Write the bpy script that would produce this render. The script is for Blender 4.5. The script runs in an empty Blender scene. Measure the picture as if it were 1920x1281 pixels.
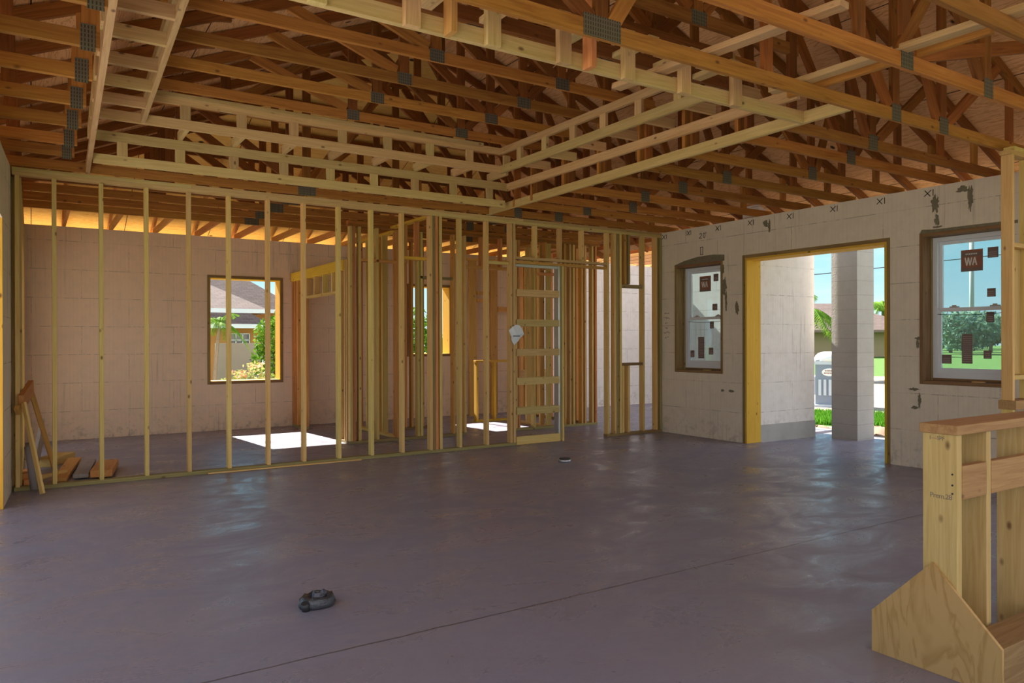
import bpy, bmesh, math, random
from mathutils import Vector, Matrix
R = random.Random(7)
SC = bpy.context.scene
COL = SC.collection
D = bpy.data
# ------------------------------------------------------------------ materials
def newmat(name):
    m = D.materials.new(name); m.use_nodes = True
    nt = m.node_tree; nt.nodes.clear()
    out = nt.nodes.new('ShaderNodeOutputMaterial')
    b = nt.nodes.new('ShaderNodeBsdfPrincipled')
    nt.links.new(b.outputs[0], out.inputs[0])
    return m, nt, b
def N(nt, t, **kw):
    n = nt.nodes.new(t)
    for k, v in kw.items(): setattr(n, k, v)
    return n
def L(nt, a, b): nt.links.new(a, b)
def M_(nt, op, a, b=None, c=None, clamp=False):
    n = nt.nodes.new('ShaderNodeMath'); n.operation = op; n.use_clamp = clamp
    for i, v in enumerate((a, b, c)):
        if v is None: continue
        if isinstance(v, (int, float)): n.inputs[i].default_value = v
        else: nt.links.new(v, n.inputs[i])
    return n.outputs[0]
def ramp(nt, fac, stops):
    r = nt.nodes.new('ShaderNodeValToRGB'); e = r.color_ramp.elements
    while len(e) < len(stops): e.new(0.5)
    for i, (p, c) in enumerate(stops):
        e[i].position = p; e[i].color = (*c, 1) if len(c) == 3 else c
    nt.links.new(fac, r.inputs[0]); return r.outputs[0]
def mix(nt, fac, a, b, mode='MIX'):
    n = nt.nodes.new('ShaderNodeMix'); n.data_type = 'RGBA'; n.blend_type = mode
    for s, v in ((0, fac), (6, a), (7, b)):
        if isinstance(v, (int, float)): n.inputs[s].default_value = v
        elif isinstance(v, tuple): n.inputs[s].default_value = (*v, 1)
        else: nt.links.new(v, n.inputs[s])
    return n.outputs[2]
def noise(nt, vec, scale, detail=4, rough=.55, dist=0):
    n = nt.nodes.new('ShaderNodeTexNoise'); n.inputs['Scale'].default_value = scale
    n.inputs['Detail'].default_value = detail; n.inputs['Roughness'].default_value = rough
    n.inputs['Distortion'].default_value = dist
    if vec is not None: nt.links.new(vec, n.inputs['Vector'])
    return n.outputs[0]
def mapping(nt, vec, scale=(1, 1, 1), loc=None):
    n = nt.nodes.new('ShaderNodeMapping'); n.inputs['Scale'].default_value = scale
    nt.links.new(vec, n.inputs['Vector'])
    if loc is not None: nt.links.new(loc, n.inputs['Location'])
    return n.outputs[0]
def plain(name, col, rough=.6, metal=0, var=.12, scale=8, bump=0):
    m, nt, b = newmat(name)
    tc = N(nt, 'ShaderNodeTexCoord')
    f = noise(nt, tc.outputs['Object'], scale)
    c = mix(nt, f, tuple(x * (1 - var) for x in col), tuple(min(1, x * (1 + var)) for x in col))
    L(nt, c, b.inputs['Base Color']); b.inputs['Roughness'].default_value = rough
    b.inputs['Metallic'].default_value = metal
    if bump:
        bp = N(nt, 'ShaderNodeBump'); bp.inputs['Strength'].default_value = bump
        bp.inputs['Distance'].default_value = .01
        L(nt, noise(nt, tc.outputs['Object'], scale * 6), bp.inputs['Height']); L(nt, bp.outputs[0], b.inputs['Normal'])
    return m
def wood(name, light, dark, knot=(.10, .035, .012), ring=.5, vary=.22, hue=.03):
    """sawn softwood, grain along the board's own X"""
    m, nt, b = newmat(name)
    tc = N(nt, 'ShaderNodeTexCoord'); oi = N(nt, 'ShaderNodeObjectInfo')
    off = N(nt, 'ShaderNodeVectorMath', operation='SCALE'); off.inputs[0].default_value = (37, 19, 53)
    L(nt, oi.outputs['Random'], off.inputs['Scale'])
    v = mapping(nt, tc.outputs['Object'], (1, 1, 1), off.outputs[0])
    vg = mapping(nt, v, (1.2, 22, 22))
    g = noise(nt, vg, 1.6, 5, .6, 1.2)
    vf = mapping(nt, v, (3, 160, 160)); gf = noise(nt, vf, 1, 2, .5)
    c = ramp(nt, g, [(.25, dark), (.62, light)])
    c = mix(nt, M_(nt, 'MULTIPLY', gf, .35), c, tuple(x * .55 for x in dark))
    # knots
    vo = N(nt, 'ShaderNodeTexVoronoi'); vo.inputs['Scale'].default_value = 1; vo.inputs['Randomness'].default_value = 1
    L(nt, mapping(nt, v, (7, 13, 13)), vo.inputs['Vector'])
    sc_ = N(nt, 'ShaderNodeSeparateColor'); L(nt, vo.outputs['Color'], sc_.inputs[0])
    k = M_(nt, 'MULTIPLY', ramp(nt, vo.outputs['Distance'], [(.07, (1, 1, 1)), (.19, (0, 0, 0))]), M_(nt, 'LESS_THAN', sc_.outputs[0], .30))
    c = mix(nt, M_(nt, 'MULTIPLY', k, .8), c, knot)
    # board to board tone
    t = M_(nt, 'MULTIPLY_ADD', oi.outputs['Random'], vary * 2, 1 - vary)
    hs = N(nt, 'ShaderNodeHueSaturation'); L(nt, t, hs.inputs['Value']); L(nt, c, hs.inputs['Color'])
    h2 = M_(nt, 'MULTIPLY_ADD', M_(nt, 'FRACT', M_(nt, 'MULTIPLY', oi.outputs['Random'], 7.3)), hue, .5 - hue / 2)
    L(nt, h2, hs.inputs['Hue'])
    L(nt, hs.outputs[0], b.inputs['Base Color'])
    b.inputs['Roughness'].default_value = .7; b.inputs['Specular IOR Level'].default_value = .25
    bp = N(nt, 'ShaderNodeBump'); bp.inputs['Strength'].default_value = .15; bp.inputs['Distance'].default_value = .003
    L(nt, gf, bp.inputs['Height']); L(nt, bp.outputs[0], b.inputs['Normal'])
    return m
def plywood(name, light, dark, axis=0, joints=True):
    m, nt, b = newmat(name)
    tc = N(nt, 'ShaderNodeTexCoord')
    sc = ((1, 9, 9), (9, 1, 9), (1.5, 4.2, .9))[axis]
    v = mapping(nt, tc.outputs['Object'], sc)
    g = noise(nt, v, .9, 4, .55, 2.2)
    w = M_(nt, 'FRACT', M_(nt, 'MULTIPLY', g, 7))
    c = ramp(nt, w, [(0, dark), (.35, light), (.85, light), (1, dark)])
    fn = noise(nt, mapping(nt, tc.outputs['Object'], tuple(x * 12 for x in sc)), 1)
    c = mix(nt, M_(nt, 'MULTIPLY', fn, .3), c, dark)
    vo = N(nt, 'ShaderNodeTexVoronoi'); vo.inputs['Scale'].default_value = 1
    L(nt, mapping(nt, tc.outputs['Object'], (2.2, 3.6, 3)), vo.inputs['Vector'])
    c = mix(nt, ramp(nt, vo.outputs['Distance'], [(.06, (1, 1, 1)), (.1, (0, 0, 0))]), c, (.07, .03, .012))
    # sheet joints
    sp = N(nt, 'ShaderNodeSeparateXYZ'); L(nt, tc.outputs['Object'], sp.inputs[0])
    j = M_(nt, 'LESS_THAN', M_(nt, 'FRACT', M_(nt, 'DIVIDE', sp.outputs[0], 1.22)), .008)
    j2 = M_(nt, 'LESS_THAN', M_(nt, 'FRACT', M_(nt, 'DIVIDE', sp.outputs[1], 2.44)), .004)
    if joints: c = mix(nt, M_(nt, 'MAXIMUM', j, j2), c, (.05, .025, .01))
    L(nt, c, b.inputs['Base Color']); b.inputs['Roughness'].default_value = .75
    b.inputs['Specular IOR Level'].default_value = .2
    return m
def foam(name, axis, tint=(1, 1, 1)):
    """grey-white insulating form blocks: 406 mm courses, dotted joints, close vertical ribs"""
    m, nt, b = newmat(name)
    tc = N(nt, 'ShaderNodeTexCoord'); sp = N(nt, 'ShaderNodeSeparateXYZ'); L(nt, tc.outputs['Object'], sp.inputs[0])
    u = sp.outputs[0] if axis == 'x' else sp.outputs[1]; z = sp.outputs[2]
    big = noise(nt, tc.outputs['Object'], .8, 5, .6); fine = noise(nt, tc.outputs['Object'], 7, 6, .65)
    c = mix(nt, big, tuple(a * b for a, b in zip((.60, .56, .52), tint)), tuple(a * b for a, b in zip((.74, .70, .66), tint)))
    c = mix(nt, M_(nt, 'MULTIPLY', ramp(nt, fine, [(.45, (0, 0, 0)), (.75, (1, 1, 1))]), .25), c, (.50, .44, .37))
    cz = M_(nt, 'DIVIDE', z, .4064); row = M_(nt, 'FLOOR', cz)
    hz = M_(nt, 'LESS_THAN', M_(nt, 'ABSOLUTE', M_(nt, 'SUBTRACT', M_(nt, 'FRACT', M_(nt, 'ADD', cz, .5)), .5)), .012)
    cu = M_(nt, 'DIVIDE', M_(nt, 'ADD', u, M_(nt, 'MULTIPLY', M_(nt, 'MODULO', row, 2), .61)), 1.22)
    vt = M_(nt, 'LESS_THAN', M_(nt, 'FRACT', cu), .006)
    dots = M_(nt, 'GREATER_THAN', noise(nt, tc.outputs['Object'], 3.3, 5, .8), .5)
    j = M_(nt, 'MULTIPLY', M_(nt, 'MAXIMUM', hz, vt), M_(nt, 'MULTIPLY_ADD', dots, .32, .10))
    c = mix(nt, j, c, (.16, .12, .09))
    rib = M_(nt, 'LESS_THAN', M_(nt, 'FRACT', M_(nt, 'DIVIDE', u, .0508)), .09)
    c = mix(nt, M_(nt, 'MULTIPLY', rib, .10), c, (.3, .26, .22))
    # drips: streaks of grout running down
    st = noise(nt, mapping(nt, tc.outputs['Object'], (26, 26, .9)), 1, 3, .6)
    pat = ramp(nt, noise(nt, tc.outputs['Object'], .9, 2), [(.5, (0, 0, 0)), (.68, (1, 1, 1))])
    c = mix(nt, M_(nt, 'MULTIPLY', M_(nt, 'MULTIPLY', ramp(nt, st, [(.55, (0, 0, 0)), (.72, (1, 1, 1))]), pat), .55), c, (.26, .23, .20))
    # mud splash near the slab
    low = M_(nt, 'SUBTRACT', 1, M_(nt, 'DIVIDE', z, .45), clamp=True)
    c = mix(nt, M_(nt, 'MULTIPLY', M_(nt, 'MULTIPLY', low, ramp(nt, noise(nt, tc.outputs['Object'], 11, 6, .75), [(.5, (0, 0, 0)), (.66, (1, 1, 1))])), .6), c, (.25, .19, .14))
    L(nt, c, b.inputs['Base Color']); b.inputs['Roughness'].default_value = .85; b.inputs['Specular IOR Level'].default_value = .15
    bp = N(nt, 'ShaderNodeBump'); bp.inputs['Strength'].default_value = .3; bp.inputs['Distance'].default_value = .004; bp.invert = True
    L(nt, M_(nt, 'ADD', M_(nt, 'MULTIPLY', rib, .4), j), bp.inputs['Height']); L(nt, bp.outputs[0], b.inputs['Normal'])
    return m
def concrete_floor():
    m, nt, b = newmat('slab_concrete')
    tc = N(nt, 'ShaderNodeTexCoord'); o = tc.outputs['Object']
    sp = N(nt, 'ShaderNodeSeparateXYZ'); L(nt, o, sp.inputs[0])
    a = noise(nt, o, .7, 6, .62, .6); f = noise(nt, mapping(nt, o, (1, 2.4, 1)), 4.5, 8, .68, .8)
    c = mix(nt, a, (.222, .206, .272), (.282, .262, .330))
    c = mix(nt, M_(nt, 'MULTIPLY', ramp(nt, f, [(.35, (0, 0, 0)), (.9, (1, 1, 1))]), .16), c, (.22, .16, .15))
    br = ramp(nt, noise(nt, o, .35, 3), [(.5, (0, 0, 0)), (.7, (1, 1, 1))])
    c = mix(nt, M_(nt, 'MULTIPLY', br, .25), c, (.34, .27, .21))
    sk = ramp(nt, noise(nt, o, 23, 3, .5), [(.70, (0, 0, 0)), (.76, (1, 1, 1))])
    c = mix(nt, M_(nt, 'MULTIPLY', sk, .14), c, (.13, .09, .08))
    wob = M_(nt, 'MULTIPLY', M_(nt, 'SUBTRACT', noise(nt, o, 5, 3), .5), .02)
    j1 = M_(nt, 'LESS_THAN', M_(nt, 'ABSOLUTE', M_(nt, 'SUBTRACT', M_(nt, 'ADD', sp.outputs[1], wob), 3.28)), .006)
    xl = M_(nt, 'LESS_THAN', sp.outputs[0], 8.1)
    j1 = M_(nt, 'MULTIPLY', j1, xl)
    j2 = M_(nt, 'LESS_THAN', M_(nt, 'ABSOLUTE', M_(nt, 'SUBTRACT', M_(nt, 'ADD', sp.outputs[0], wob), 4.12)), .0025)
    j = M_(nt, 'MAXIMUM', j1, M_(nt, 'MULTIPLY', j2, .5))
    c = mix(nt, M_(nt, 'MULTIPLY', j, .8), c, (.07, .055, .05))
    L(nt, c, b.inputs['Base Color'])
    r = noise(nt, mapping(nt, o, (1, 1.6, 1)), 1.6, 6, .7, 1.0)
    L(nt, ramp(nt, r, [(.38, (.24,) * 3), (.56, (.46,) * 3), (.8, (.62,) * 3)]), b.inputs['Roughness'])
    b.inputs['Specular IOR Level'].default_value = .5
    bp = N(nt, 'ShaderNodeBump'); bp.inputs['Strength'].default_value = .22; bp.inputs['Distance'].default_value = .006
    L(nt, M_(nt, 'SUBTRACT', M_(nt, 'ADD', noise(nt, mapping(nt, o, (1, 2.2, 1)), 16, 7, .7), M_(nt, 'MULTIPLY', a, 1.2)), M_(nt, 'MULTIPLY', j, 2)), bp.inputs['Height'])
    L(nt, bp.outputs[0], b.inputs['Normal'])
    return m
def block_mat(name, axis_h=.203):
    m, nt, b = newmat(name)
    tc = N(nt, 'ShaderNodeTexCoord'); sp = N(nt, 'ShaderNodeSeparateXYZ'); L(nt, tc.outputs['Object'], sp.inputs[0])
    c = mix(nt, noise(nt, tc.outputs['Object'], 6, 6, .7), (.36, .33, .30), (.50, .47, .43))
    j = M_(nt, 'LESS_THAN', M_(nt, 'FRACT', M_(nt, 'DIVIDE', sp.outputs[2], axis_h)), .045)
    row = M_(nt, 'FLOOR', M_(nt, 'DIVIDE', sp.outputs[2], axis_h))
    wn = N(nt, 'ShaderNodeTexWhiteNoise', noise_dimensions='1D'); L(nt, row, wn.inputs['W'])
    c = mix(nt, M_(nt, 'MULTIPLY', wn.outputs[0], .28), c, (.36, .33, .30))
    c = mix(nt, M_(nt, 'MULTIPLY', j, .6), c, (.30, .27, .24))
    L(nt, c, b.inputs['Base Color']); b.inputs['Roughness'].default_value = .9
    bp = N(nt, 'ShaderNodeBump'); bp.inputs['Strength'].default_value = .4; bp.inputs['Distance'].default_value = .006
    L(nt, M_(nt, 'SUBTRACT', noise(nt, tc.outputs['Object'], 40, 4), M_(nt, 'MULTIPLY', j, 2)), bp.inputs['Height']); L(nt, bp.outputs[0], b.inputs['Normal'])
    return m
def gang_metal():
    m, nt, b = newmat('galvanised_plate')
    tc = N(nt, 'ShaderNodeTexCoord'); sp = N(nt, 'ShaderNodeSeparateXYZ'); L(nt, tc.outputs['Object'], sp.inputs[0])
    s = M_(nt, 'LESS_THAN', M_(nt, 'FRACT', M_(nt, 'DIVIDE', sp.outputs[0], .017)), .38)
    s2 = M_(nt, 'LESS_THAN', M_(nt, 'FRACT', M_(nt, 'DIVIDE', sp.outputs[2], .025)), .7)
    s = M_(nt, 'MULTIPLY', s, s2)
    c = mix(nt, s, (.15, .125, .08), (.055, .045, .028))
    L(nt, c, b.inputs['Base Color']); b.inputs['Roughness'].default_value = .7; b.inputs['Specular IOR Level'].default_value = .15
    return m
def shingles():
    m, nt, b = newmat('roof_shingles')
    tc = N(nt, 'ShaderNodeTexCoord')
    br = N(nt, 'ShaderNodeTexBrick'); br.inputs['Scale'].default_value = 1; br.inputs['Brick Width'].default_value = .33; br.inputs['Row Height'].default_value = .14
    br.inputs['Mortar Size'].default_value = .014; br.inputs['Bias'].default_value = -.1
    br.inputs['Color1'].default_value = (.16, .105, .09, 1); br.inputs['Color2'].default_value = (.095, .062, .052, 1); br.inputs['Mortar'].default_value = (.06, .045, .04, 1)
    sp = N(nt, 'ShaderNodeSeparateXYZ'); L(nt, tc.outputs['Object'], sp.inputs[0])
    cb = N(nt, 'ShaderNodeCombineXYZ'); L(nt, M_(nt, 'ADD', sp.outputs[0], M_(nt, 'MULTIPLY', sp.outputs[1], .35)), cb.inputs[0]); L(nt, M_(nt, 'MULTIPLY', sp.outputs[2], 2.2), cb.inputs[1])
    L(nt, cb.outputs[0], br.inputs['Vector'])
    c = mix(nt, noise(nt, tc.outputs['Object'], 3, 5), br.outputs[0], (.19, .14, .125), 'MIX'); c = mix(nt, .35, br.outputs[0], c)
    L(nt, c, b.inputs['Base Color']); b.inputs['Roughness'].default_value = .9
    return m
def leafmat(name, a, b_, trans=.25):
    m, nt, b = newmat(name)
    ge = N(nt, 'ShaderNodeNewGeometry')
    c = mix(nt, ge.outputs['Random Per Island'], a, b_)
    L(nt, c, b.inputs['Base Color']); b.inputs['Roughness'].default_value = .8; b.inputs['Specular IOR Level'].default_value = .12
    tr = N(nt, 'ShaderNodeBsdfTranslucent'); L(nt, c, tr.inputs[0]); ms = N(nt, 'ShaderNodeMixShader'); ms.inputs[0].default_value = trans
    out = [n for n in nt.nodes if n.type == 'OUTPUT_MATERIAL'][0]
    L(nt, b.outputs[0], ms.inputs[1]); L(nt, tr.outputs[0], ms.inputs[2]); L(nt, ms.outputs[0], out.inputs[0])
    return m
def terrain():
    m, nt, b = newmat('yard_ground')
    tc = N(nt, 'ShaderNodeTexCoord'); o = tc.outputs['Object']; sp = N(nt, 'ShaderNodeSeparateXYZ'); L(nt, o, sp.inputs[0])
    x, y = sp.outputs[0], sp.outputs[1]
    sand = mix(nt, noise(nt, o, 1.4, 8, .7), (.25, .19, .14), (.40, .34, .28))
    sand = mix(nt, M_(nt, 'MULTIPLY', ramp(nt, noise(nt, o, 5, 6, .7), [(.5, (0, 0, 0)), (.65, (1, 1, 1))]), .5), sand, (.33, .23, .16))
    grass = mix(nt, noise(nt, o, 2.5, 8, .7), (.035, .10, .006), (.085, .18, .018))
    r = M_(nt, 'SQRT', M_(nt, 'ADD', M_(nt, 'MULTIPLY', x, x), M_(nt, 'MULTIPLY', y, y)))
    wob = M_(nt, 'MULTIPLY', noise(nt, o, .5, 4), 2)
    far = M_(nt, 'GREATER_THAN', M_(nt, 'ADD', r, wob), 49)
    side = M_(nt, 'MULTIPLY', M_(nt, 'LESS_THAN', y, M_(nt, 'MULTIPLY', x, .55)), M_(nt, 'GREATER_THAN', M_(nt, 'ADD', r, wob), 17))
    strip = M_(nt, 'MULTIPLY', M_(nt, 'GREATER_THAN', M_(nt, 'ADD', r, wob), 21.0), M_(nt, 'LESS_THAN', r, 23.5))
    back = M_(nt, 'MULTIPLY', M_(nt, 'GREATER_THAN', y, 16.5), M_(nt, 'LESS_THAN', x, 11))
    g = M_(nt, 'MAXIMUM', M_(nt, 'MAXIMUM', far, strip), M_(nt, 'MAXIMUM', side, back))
    L(nt, mix(nt, g, sand, grass), b.inputs['Base Color']); b.inputs['Roughness'].default_value = .95
    bp = N(nt, 'ShaderNodeBump'); bp.inputs['Strength'].default_value = .8; bp.inputs['Distance'].default_value = .08
    L(nt, noise(nt, o, 4, 8, .7), bp.inputs['Height']); L(nt, bp.outputs[0], b.inputs['Normal'])
    return m
def glassmat():
    m, nt, b = newmat('window_glass')
    out = [n for n in nt.nodes if n.type == 'OUTPUT_MATERIAL'][0]
    tr = N(nt, 'ShaderNodeBsdfTransparent'); tr.inputs[0].default_value = (.80, .90, .90, 1)
    gl = N(nt, 'ShaderNodeBsdfGlossy'); gl.inputs['Roughness'].default_value = .03
    df = N(nt, 'ShaderNodeBsdfDiffuse'); df.inputs[0].default_value = (.75, .8, .82, 1)
    ms = N(nt, 'ShaderNodeMixShader'); ms.inputs[0].default_value = .06
    L(nt, tr.outputs[0], ms.inputs[1]); L(nt, gl.outputs[0], ms.inputs[2])
    m2 = N(nt, 'ShaderNodeMixShader'); m2.inputs[0].default_value = .10
    L(nt, ms.outputs[0], m2.inputs[1]); L(nt, df.outputs[0], m2.inputs[2]); L(nt, m2.outputs[0], out.inputs[0])
    return m
W_TRUSS = wood('pine_truss_lumber', (.50, .215, .042), (.29, .100, .016), vary=.25, hue=.012)
W_DARK = wood('red_truss_lumber', (.33, .115, .020), (.18, .055, .009), vary=.25, hue=.01)
W_TRAY = wood('fresh_spruce_lumber', (.68, .47, .20), (.52, .32, .11), vary=.16)
W_STUD = wood('pine_stud_lumber', (.80, .56, .21), (.66, .40, .11), vary=.14)
W_RED = wood('orange_stud_lumber', (.72, .36, .11), (.56, .23, .055), vary=.16)
W_TREAT = wood('treated_plate_lumber', (.42, .33, .13), (.26, .19, .07), vary=.1)
W_BUCK = wood('dark_buck_lumber', (.33, .20, .085), (.20, .105, .04), vary=.1)
W_YEL = wood('yellow_jamb_lumber', (.80, .50, .06), (.68, .38, .03), vary=.06)
W_KNEE = wood('knee_wall_lumber', (.66, .46, .19), (.50, .31, .10), vary=.07, hue=.01)
W_CAP = wood('brown_cap_lumber', (.50, .29, .12), (.34, .17, .06), vary=.06, hue=.01)
W_GREY = wood('weathered_board', (.42, .36, .31), (.30, .25, .21), vary=.15)
PLY = plywood('roof_plywood', (.88, .50, .23), (.60, .28, .085), 1)
PLY2 = plywood('gusset_plywood', (.52, .32, .13), (.40, .23, .08), 2, False)
FOAM_Y = foam('foam_block_right', 'y', (1.12, 1.03, .86)); FOAM_X = foam('foam_block_back', 'x', (1.22, .95, .70)); FOAM_W = foam('foam_block_porch', 'x', (1.27, 1.25, 1.26)); FOAM_V = foam('foam_block_wing', 'y', (1.15, 1.15, 1.15))  # same foam on every wall; warm bounce and brighter daylight put into the tints
SLAB = concrete_floor()
BLOCK = block_mat('concrete_block'); STEM = plain('stem_wall_concrete', (.42, .40, .37), .9, var=.3, scale=3, bump=.3)
GANG = gang_metal()
SHING = shingles()
VINYL = plain('white_vinyl', (.72, .73, .76), .4, var=.03)
GLASS = glassmat()
STK_D = plain('sticker_brown_print', (.20, .13, .11), .6, var=.25, scale=30)
STK_R = plain('sticker_red_print', (.30, .12, .07), .6, var=.3, scale=25)
STK_W = plain('sticker_white_print', (.75, .72, .66), .6)
INK = plain('black_marker', (.03, .025, .02), .8, var=.02)
MORT = plain('mortar_smear', (.20, .17, .11), .95, var=.4, scale=20, bump=.4)
GALV = plain('galvanised_steel', (.55, .56, .57), .35, .8)
PLASTIC = plain('white_plastic_bag', (.75, .77, .80), .3, var=.1, scale=12)
BLACK = plain('black_rubber', (.025, .025, .028), .5)
REDP = plain('red_plastic', (.70, .05, .04), .4)
PEACH = plain('peach_stucco', (.50, .23, .07), .9, var=.08, scale=5)
TAN = plain('tan_stucco', (.36, .28, .16), .9, var=.06, scale=3)
GREYST = plain('grey_stucco', (.24, .205, .18), .9, var=.08, scale=4)
FASCIA = plain('white_fascia', (.72, .78, .84), .5, var=.03)
DGLASS = plain('dark_window_pane', (.03, .04, .05), .1)
LEAF1 = leafmat('palm_leaf', (.05, .16, .01), (.20, .34, .03)); LEAF2 = leafmat('bush_leaf', (.03, .12, .01), (.16, .30, .03))
LEAF3 = leafmat('haze_tinted_leaf', (.10, .20, .17), (.22, .33, .22)); LEAFY = leafmat('yellow_tree_leaf', (.36, .44, .08), (.55, .58, .18))  # LEAF3 has the distance haze mixed into its leaf colours
FLOWER = leafmat('flower_bed_leaf', (.18, .28, .06), (.46, .42, .20)); FLRED = leafmat('pink_flower', (.65, .16, .10), (.80, .45, .30))
GRASS = leafmat('grass_blade', (.04, .17, .008), (.12, .30, .02))
BARK = plain('palm_bark', (.24, .20, .16), .95, var=.3, scale=20, bump=.4)
TOI_B = plain('toilet_blue_plastic', (.20, .25, .33), .5, var=.05); TOI_W = plain('toilet_white_plastic', (.80, .82, .85), .4, var=.03)
TOI_L = plain('toilet_pale_louvre', (.50, .56, .64), .5, var=.04)
GROUND = terrain(); DIRT = plain('brown_dirt', (.24, .155, .10), .95, var=.35, scale=9, bump=.6)
POLEM = plain('pale_pole', (.34, .36, .36), .8)
WIREM = plain('dark_wire', (.05, .06, .06), .7)
PATIO = plain('patio_concrete', (.50, .50, .52), .8, var=.15, scale=2)
# ------------------------------------------------------------------ mesh helpers
CACHE = {}
def link(name, mesh, mat, parent=None, mw=None):
    o = D.objects.new(name, mesh); COL.objects.link(o)
    if mat is not None and not mesh.materials: mesh.materials.append(mat)
    if parent is not None:
        o.parent = parent; o.matrix_parent_inverse = PW[parent.name].inverted()
    if mw is not None: o.matrix_world = mw; o.matrix_basis = mw
    PW[o.name] = mw.copy() if mw is not None else Matrix()
    return o
PW = {}
def boxmesh(l, w, h, mat, bev=.002):
    key = (round(l, 3), round(w, 3), round(h, 3), mat.name, bev)
    if key in CACHE: return CACHE[key]
    bm = bmesh.new(); bmesh.ops.create_cube(bm, size=1)
    bmesh.ops.scale(bm, vec=(l, w, h), verts=bm.verts)
    if bev: bmesh.ops.bevel(bm, geom=bm.edges[:], offset=bev, segments=1, affect='EDGES')
    me = D.meshes.new('board'); bm.to_mesh(me); bm.free(); me.materials.append(mat)
    CACHE[key] = me; return me
def beam(name, p0, p1, w, h, mat, parent=None, up=(0, 0, 1), bev=.002):
    """board from p0 to p1 (centre line); w across, h along 'up'; grain follows the length"""
    p0, p1 = Vector(p0), Vector(p1); d = p1 - p0; l = d.length; x = d.normalized()
    u = Vector(up); y = u.cross(x)
    if y.length < 1e-4: y = Vector((0, 1, 0)).cross(x)
    y.normalize(); z = x.cross(y)
    m = Matrix((x, y, z)).transposed().to_4x4(); m.translation = (p0 + p1) / 2
    return link(name, boxmesh(l, w, h, mat, bev), mat, parent, m)
def box(name, x0, x1, y0, y1, z0, z1, mat, parent=None, bev=.002):
    """axis-aligned board, grain along its longest side"""
    dx, dy, dz = x1 - x0, y1 - y0, z1 - z0; cx, cy, cz = (x0 + x1) / 2, (y0 + y1) / 2, (z0 + z1) / 2
    if dz >= dx and dz >= dy: return beam(name, (cx, cy, z0), (cx, cy, z1), dy, dx, mat, parent, (1, 0, 0), bev)
    if dx >= dy: return beam(name, (x0, cy, cz), (x1, cy, cz), dy, dz, mat, parent, (0, 0, 1), bev)
    return beam(name, (cx, y0, cz), (cx, y1, cz), dx, dz, mat, parent, (0, 0, 1), bev)
def raw(name, verts, faces, mat, parent=None, smooth=False):
    """mesh given in world coordinates, origin at the world origin so textures follow the building"""
    me = D.meshes.new(name); me.from_pydata([tuple(v) for v in verts], [], faces); me.update()
    bm = bmesh.new(); bm.from_mesh(me); bmesh.ops.recalc_face_normals(bm, faces=bm.faces); bm.to_mesh(me); bm.free()
    if smooth:
        for p in me.polygons: p.use_smooth = True
    me.materials.append(mat)
    return link(name, me, None, parent, Matrix())
def prism(pts, axis, a, b):
    """extrude 2-D outline pts between a and b along axis; returns verts, faces"""
    n = len(pts)
    def mk(p, t):
        if axis == 'x': return (t, p[0], p[1])
        if axis == 'y': return (p[0], t, p[1])
        return (p[0], p[1], t)
    v = [mk(p, a) for p in pts] + [mk(p, b) for p in pts]
    f = [tuple(range(n)), tuple(range(2 * n - 1, n - 1, -1))] + [(i, (i + 1) % n, n + (i + 1) % n, n + i) for i in range(n)]
    return v, f
def boxes(lst):
    v, f = [], []
    for (x0, x1, y0, y1, z0, z1) in lst:
        b = len(v)
        v += [(x0, y0, z0), (x1, y0, z0), (x1, y1, z0), (x0, y1, z0), (x0, y0, z1), (x1, y0, z1), (x1, y1, z1), (x0, y1, z1)]
        f += [tuple(b + i for i in q) for q in ((0, 3, 2, 1), (4, 5, 6, 7), (0, 1, 5, 4), (1, 2, 6, 5), (2, 3, 7, 6), (3, 0, 4, 7))]
    return v, f
def thing(name, loc, label, cat, group=None):
    o = D.objects.new(name, None); COL.objects.link(o); o.empty_display_size = .1
    o.location = loc; o['label'] = label; o['category'] = cat
    if group: o['group'] = group
    PW[o.name] = Matrix.Translation(loc); return o
def tag(o, label, cat, group=None, kind=None):
    o['label'] = label; o['category'] = cat
    if group: o['group'] = group
    if kind: o['kind'] = kind
    return o
def struct(o, label=None):
    o['kind'] = 'structure'
    if label: o['label'] = label
    return o
def child_of(o): return o
def cyl(name, p0, p1, r, mat, parent=None, seg=16, r2=None):
    p0, p1 = Vector(p0), Vector(p1); d = p1 - p0
    bm = bmesh.new(); bmesh.ops.create_cone(bm, cap_ends=True, segments=seg, radius1=r, radius2=r if r2 is None else r2, depth=d.length)
    me = D.meshes.new(name); bm.to_mesh(me); bm.free(); me.materials.append(mat)
    for p in me.polygons: p.use_smooth = len(p.vertices) == 4
    m = d.to_track_quat('Z', 'Y').to_matrix().to_4x4(); m.translation = (p0 + p1) / 2
    return link(name, me, None, parent, m)
def tube(name, pts, r, mat, parent=None):
    """bent tube through points"""
    v, f = [], []; n = 6
    for i, p in enumerate(pts):
        p = Vector(p); t = (Vector(pts[min(i + 1, len(pts) - 1)]) - Vector(pts[max(i - 1, 0)])).normalized()
        a = t.cross(Vector((.3, .2, .93))).normalized(); c = t.cross(a)
        for k in range(n): v.append(p + a * r * math.cos(k * math.tau / n) + c * r * math.sin(k * math.tau / n))
        if i:
            b = (i - 1) * n
            f += [(b + k, b + (k + 1) % n, b + n + (k + 1) % n, b + n + k) for k in range(n)]
    f += [tuple(range(n)), tuple(range(len(v) - n, len(v)))]
    return raw(name, v, f, mat, parent, True)
H = 3.05; T = .038; W4 = .089; W6 = .140
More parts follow.
